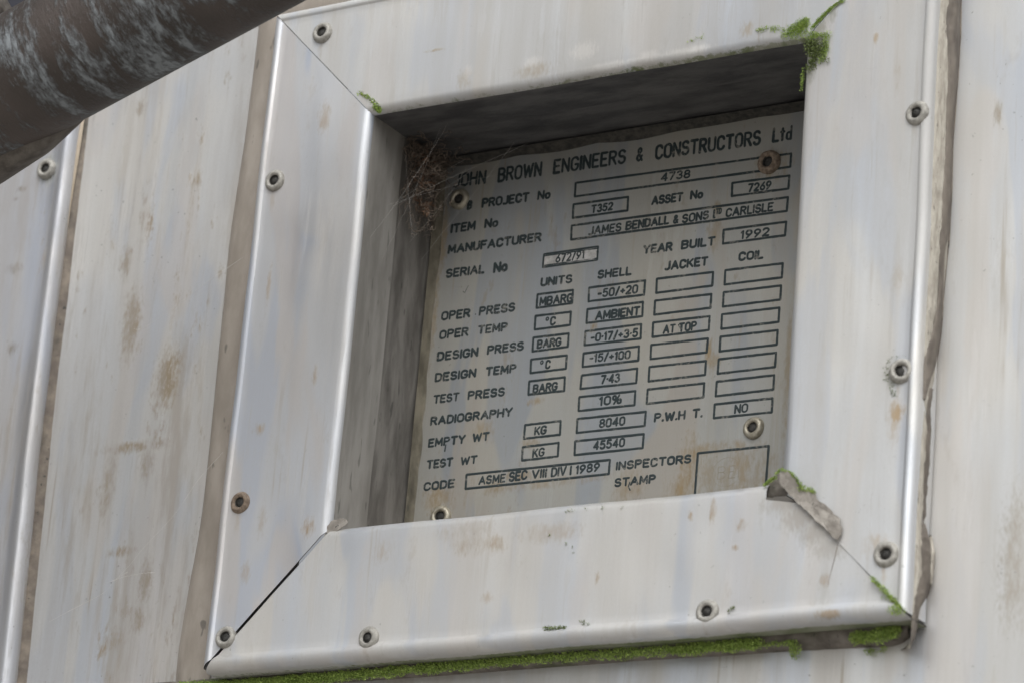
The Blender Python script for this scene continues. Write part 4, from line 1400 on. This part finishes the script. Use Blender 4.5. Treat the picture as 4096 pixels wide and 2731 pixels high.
def strand(bm, p, n, step, rad, drift, tight=.85):
    d = Vector((random.uniform(-1, 1), random.uniform(-.4, .4), random.uniform(-1, 1))).normalized()
    pts = [p.copy()]
    for _ in range(n):
        d = (d + Vector((random.gauss(0, tight), random.gauss(0, tight * .5), random.gauss(0, tight))) + drift * .2).normalized()
        q = pts[-1] + d * step
        q.x = max(q.x, .0008)
        q.z = min(q.z, H - .0008)
        q.y = min(max(q.y, .010), YP - .001)
        pts.append(q)
    tube_bm(pts, rad, 4, bm)


lint = bmesh.new()
for x, y, n, sp_ in ((500, 1080, 80, 110), (420, 930, 80, 100), (560, 1180, 90, 130), (560, 1300, 60, 110), (480, 1450, 40, 90), (700, 900, 35, 90), (300, 850, 25, 60), (330, 1250, 26, 70), (640, 1150, 30, 60)):
    for _ in range(n):
        Yd = random.uniform(.032, .064)
        p_ = at(1350 + (x + random.gauss(0, sp_ * .7)) / 1.68, (y + random.gauss(0, sp_ * .7)) / 1.68, Yd)
        p_.x = max(p_.x, .001)
        p_.z = min(p_.z, H - .001)
        strand(lint, p_, 14, random.uniform(.0006, .0016), random.uniform(.00007, .00016), Vector((0, 0, -.4)))
o = obj('lint_tangle', lint, M['fluff'])
tag(o, 'fuzzy brown tangle of lint and old web in the upper left of the recess', 'lint', kind='stuff')

web = bmesh.new()


def thread(bm, a, b, sag, rad=.00005, n=14):
    pts = []
    for i in range(n + 1):
        f = i / n
        q = a.lerp(b, f)
        q = q + Vector((0, 0, -sag * 4 * f * (1 - f))) + Vector((wob(q, 200, 1), wob(q, 200, 2), wob(q, 200, 5))) * .0004
        pts.append(q)
    tube_bm(pts, rad, 4, bm)


for _ in range(3):
    a_ = at(1350 + random.uniform(190, 420) / 1.68, random.uniform(760, 1250) / 1.68, random.uniform(.004, .04))
    b_ = at(1350 + random.uniform(420, 740) / 1.68, random.uniform(850, 1350) / 1.68, YP - .004)
    thread(web, a_, b_, random.uniform(-.003, .006), random.uniform(.00003, .00006))
for _ in range(9):
    a_ = Vector((.0012, random.uniform(.008, YP - .006), H - random.uniform(.002, .075)))
    b_ = Vector((random.uniform(.004, .07), random.uniform(.02, YP - .002), H - .0012 if random.random() < .5 else H - random.uniform(.004, .06)))
    thread(web, a_, b_, random.uniform(-.0008, .003), random.uniform(.00002, .00004))
o = obj('cobweb', web, M['silk'])
tag(o, 'thin pale cobweb strands across the upper left corner of the recess', 'cobweb')

for lb, segs in (('spider thread slanting across the upper part of the left panel', [((900, 700), (985, 680), (1265, 480), (1350, 415), (1630, 220))]),
                 ('spider thread slanting across the lower part of the left panel', [((330, 1150), (480, 1070), (690, 960), (765, 880), (880, 760), (960, 660), (1180, 420), (1330, 200), (1500, 10)), ((720, 890), (830, 850), (960, 825), (1040, 820)), ((765, 880), (800, 850), (860, 815))])):
    wb = bmesh.new()
    for sg in segs:
        oy = 900 if 'upper' in lb else 1800
        pts = [at(x / 1.68, oy + y / 1.68, .006) for x, y, _z in resample([(p_[0], p_[1], 0) for p_ in sg], 40)]
        tube_bm(pts, lambda f: .00004 + .00006 * max(0, math.sin(f * 9.0)) ** 4, 4, wb)
    o = obj('spider_thread', wb, M['silk'])
    tag(o, lb, 'spider thread')
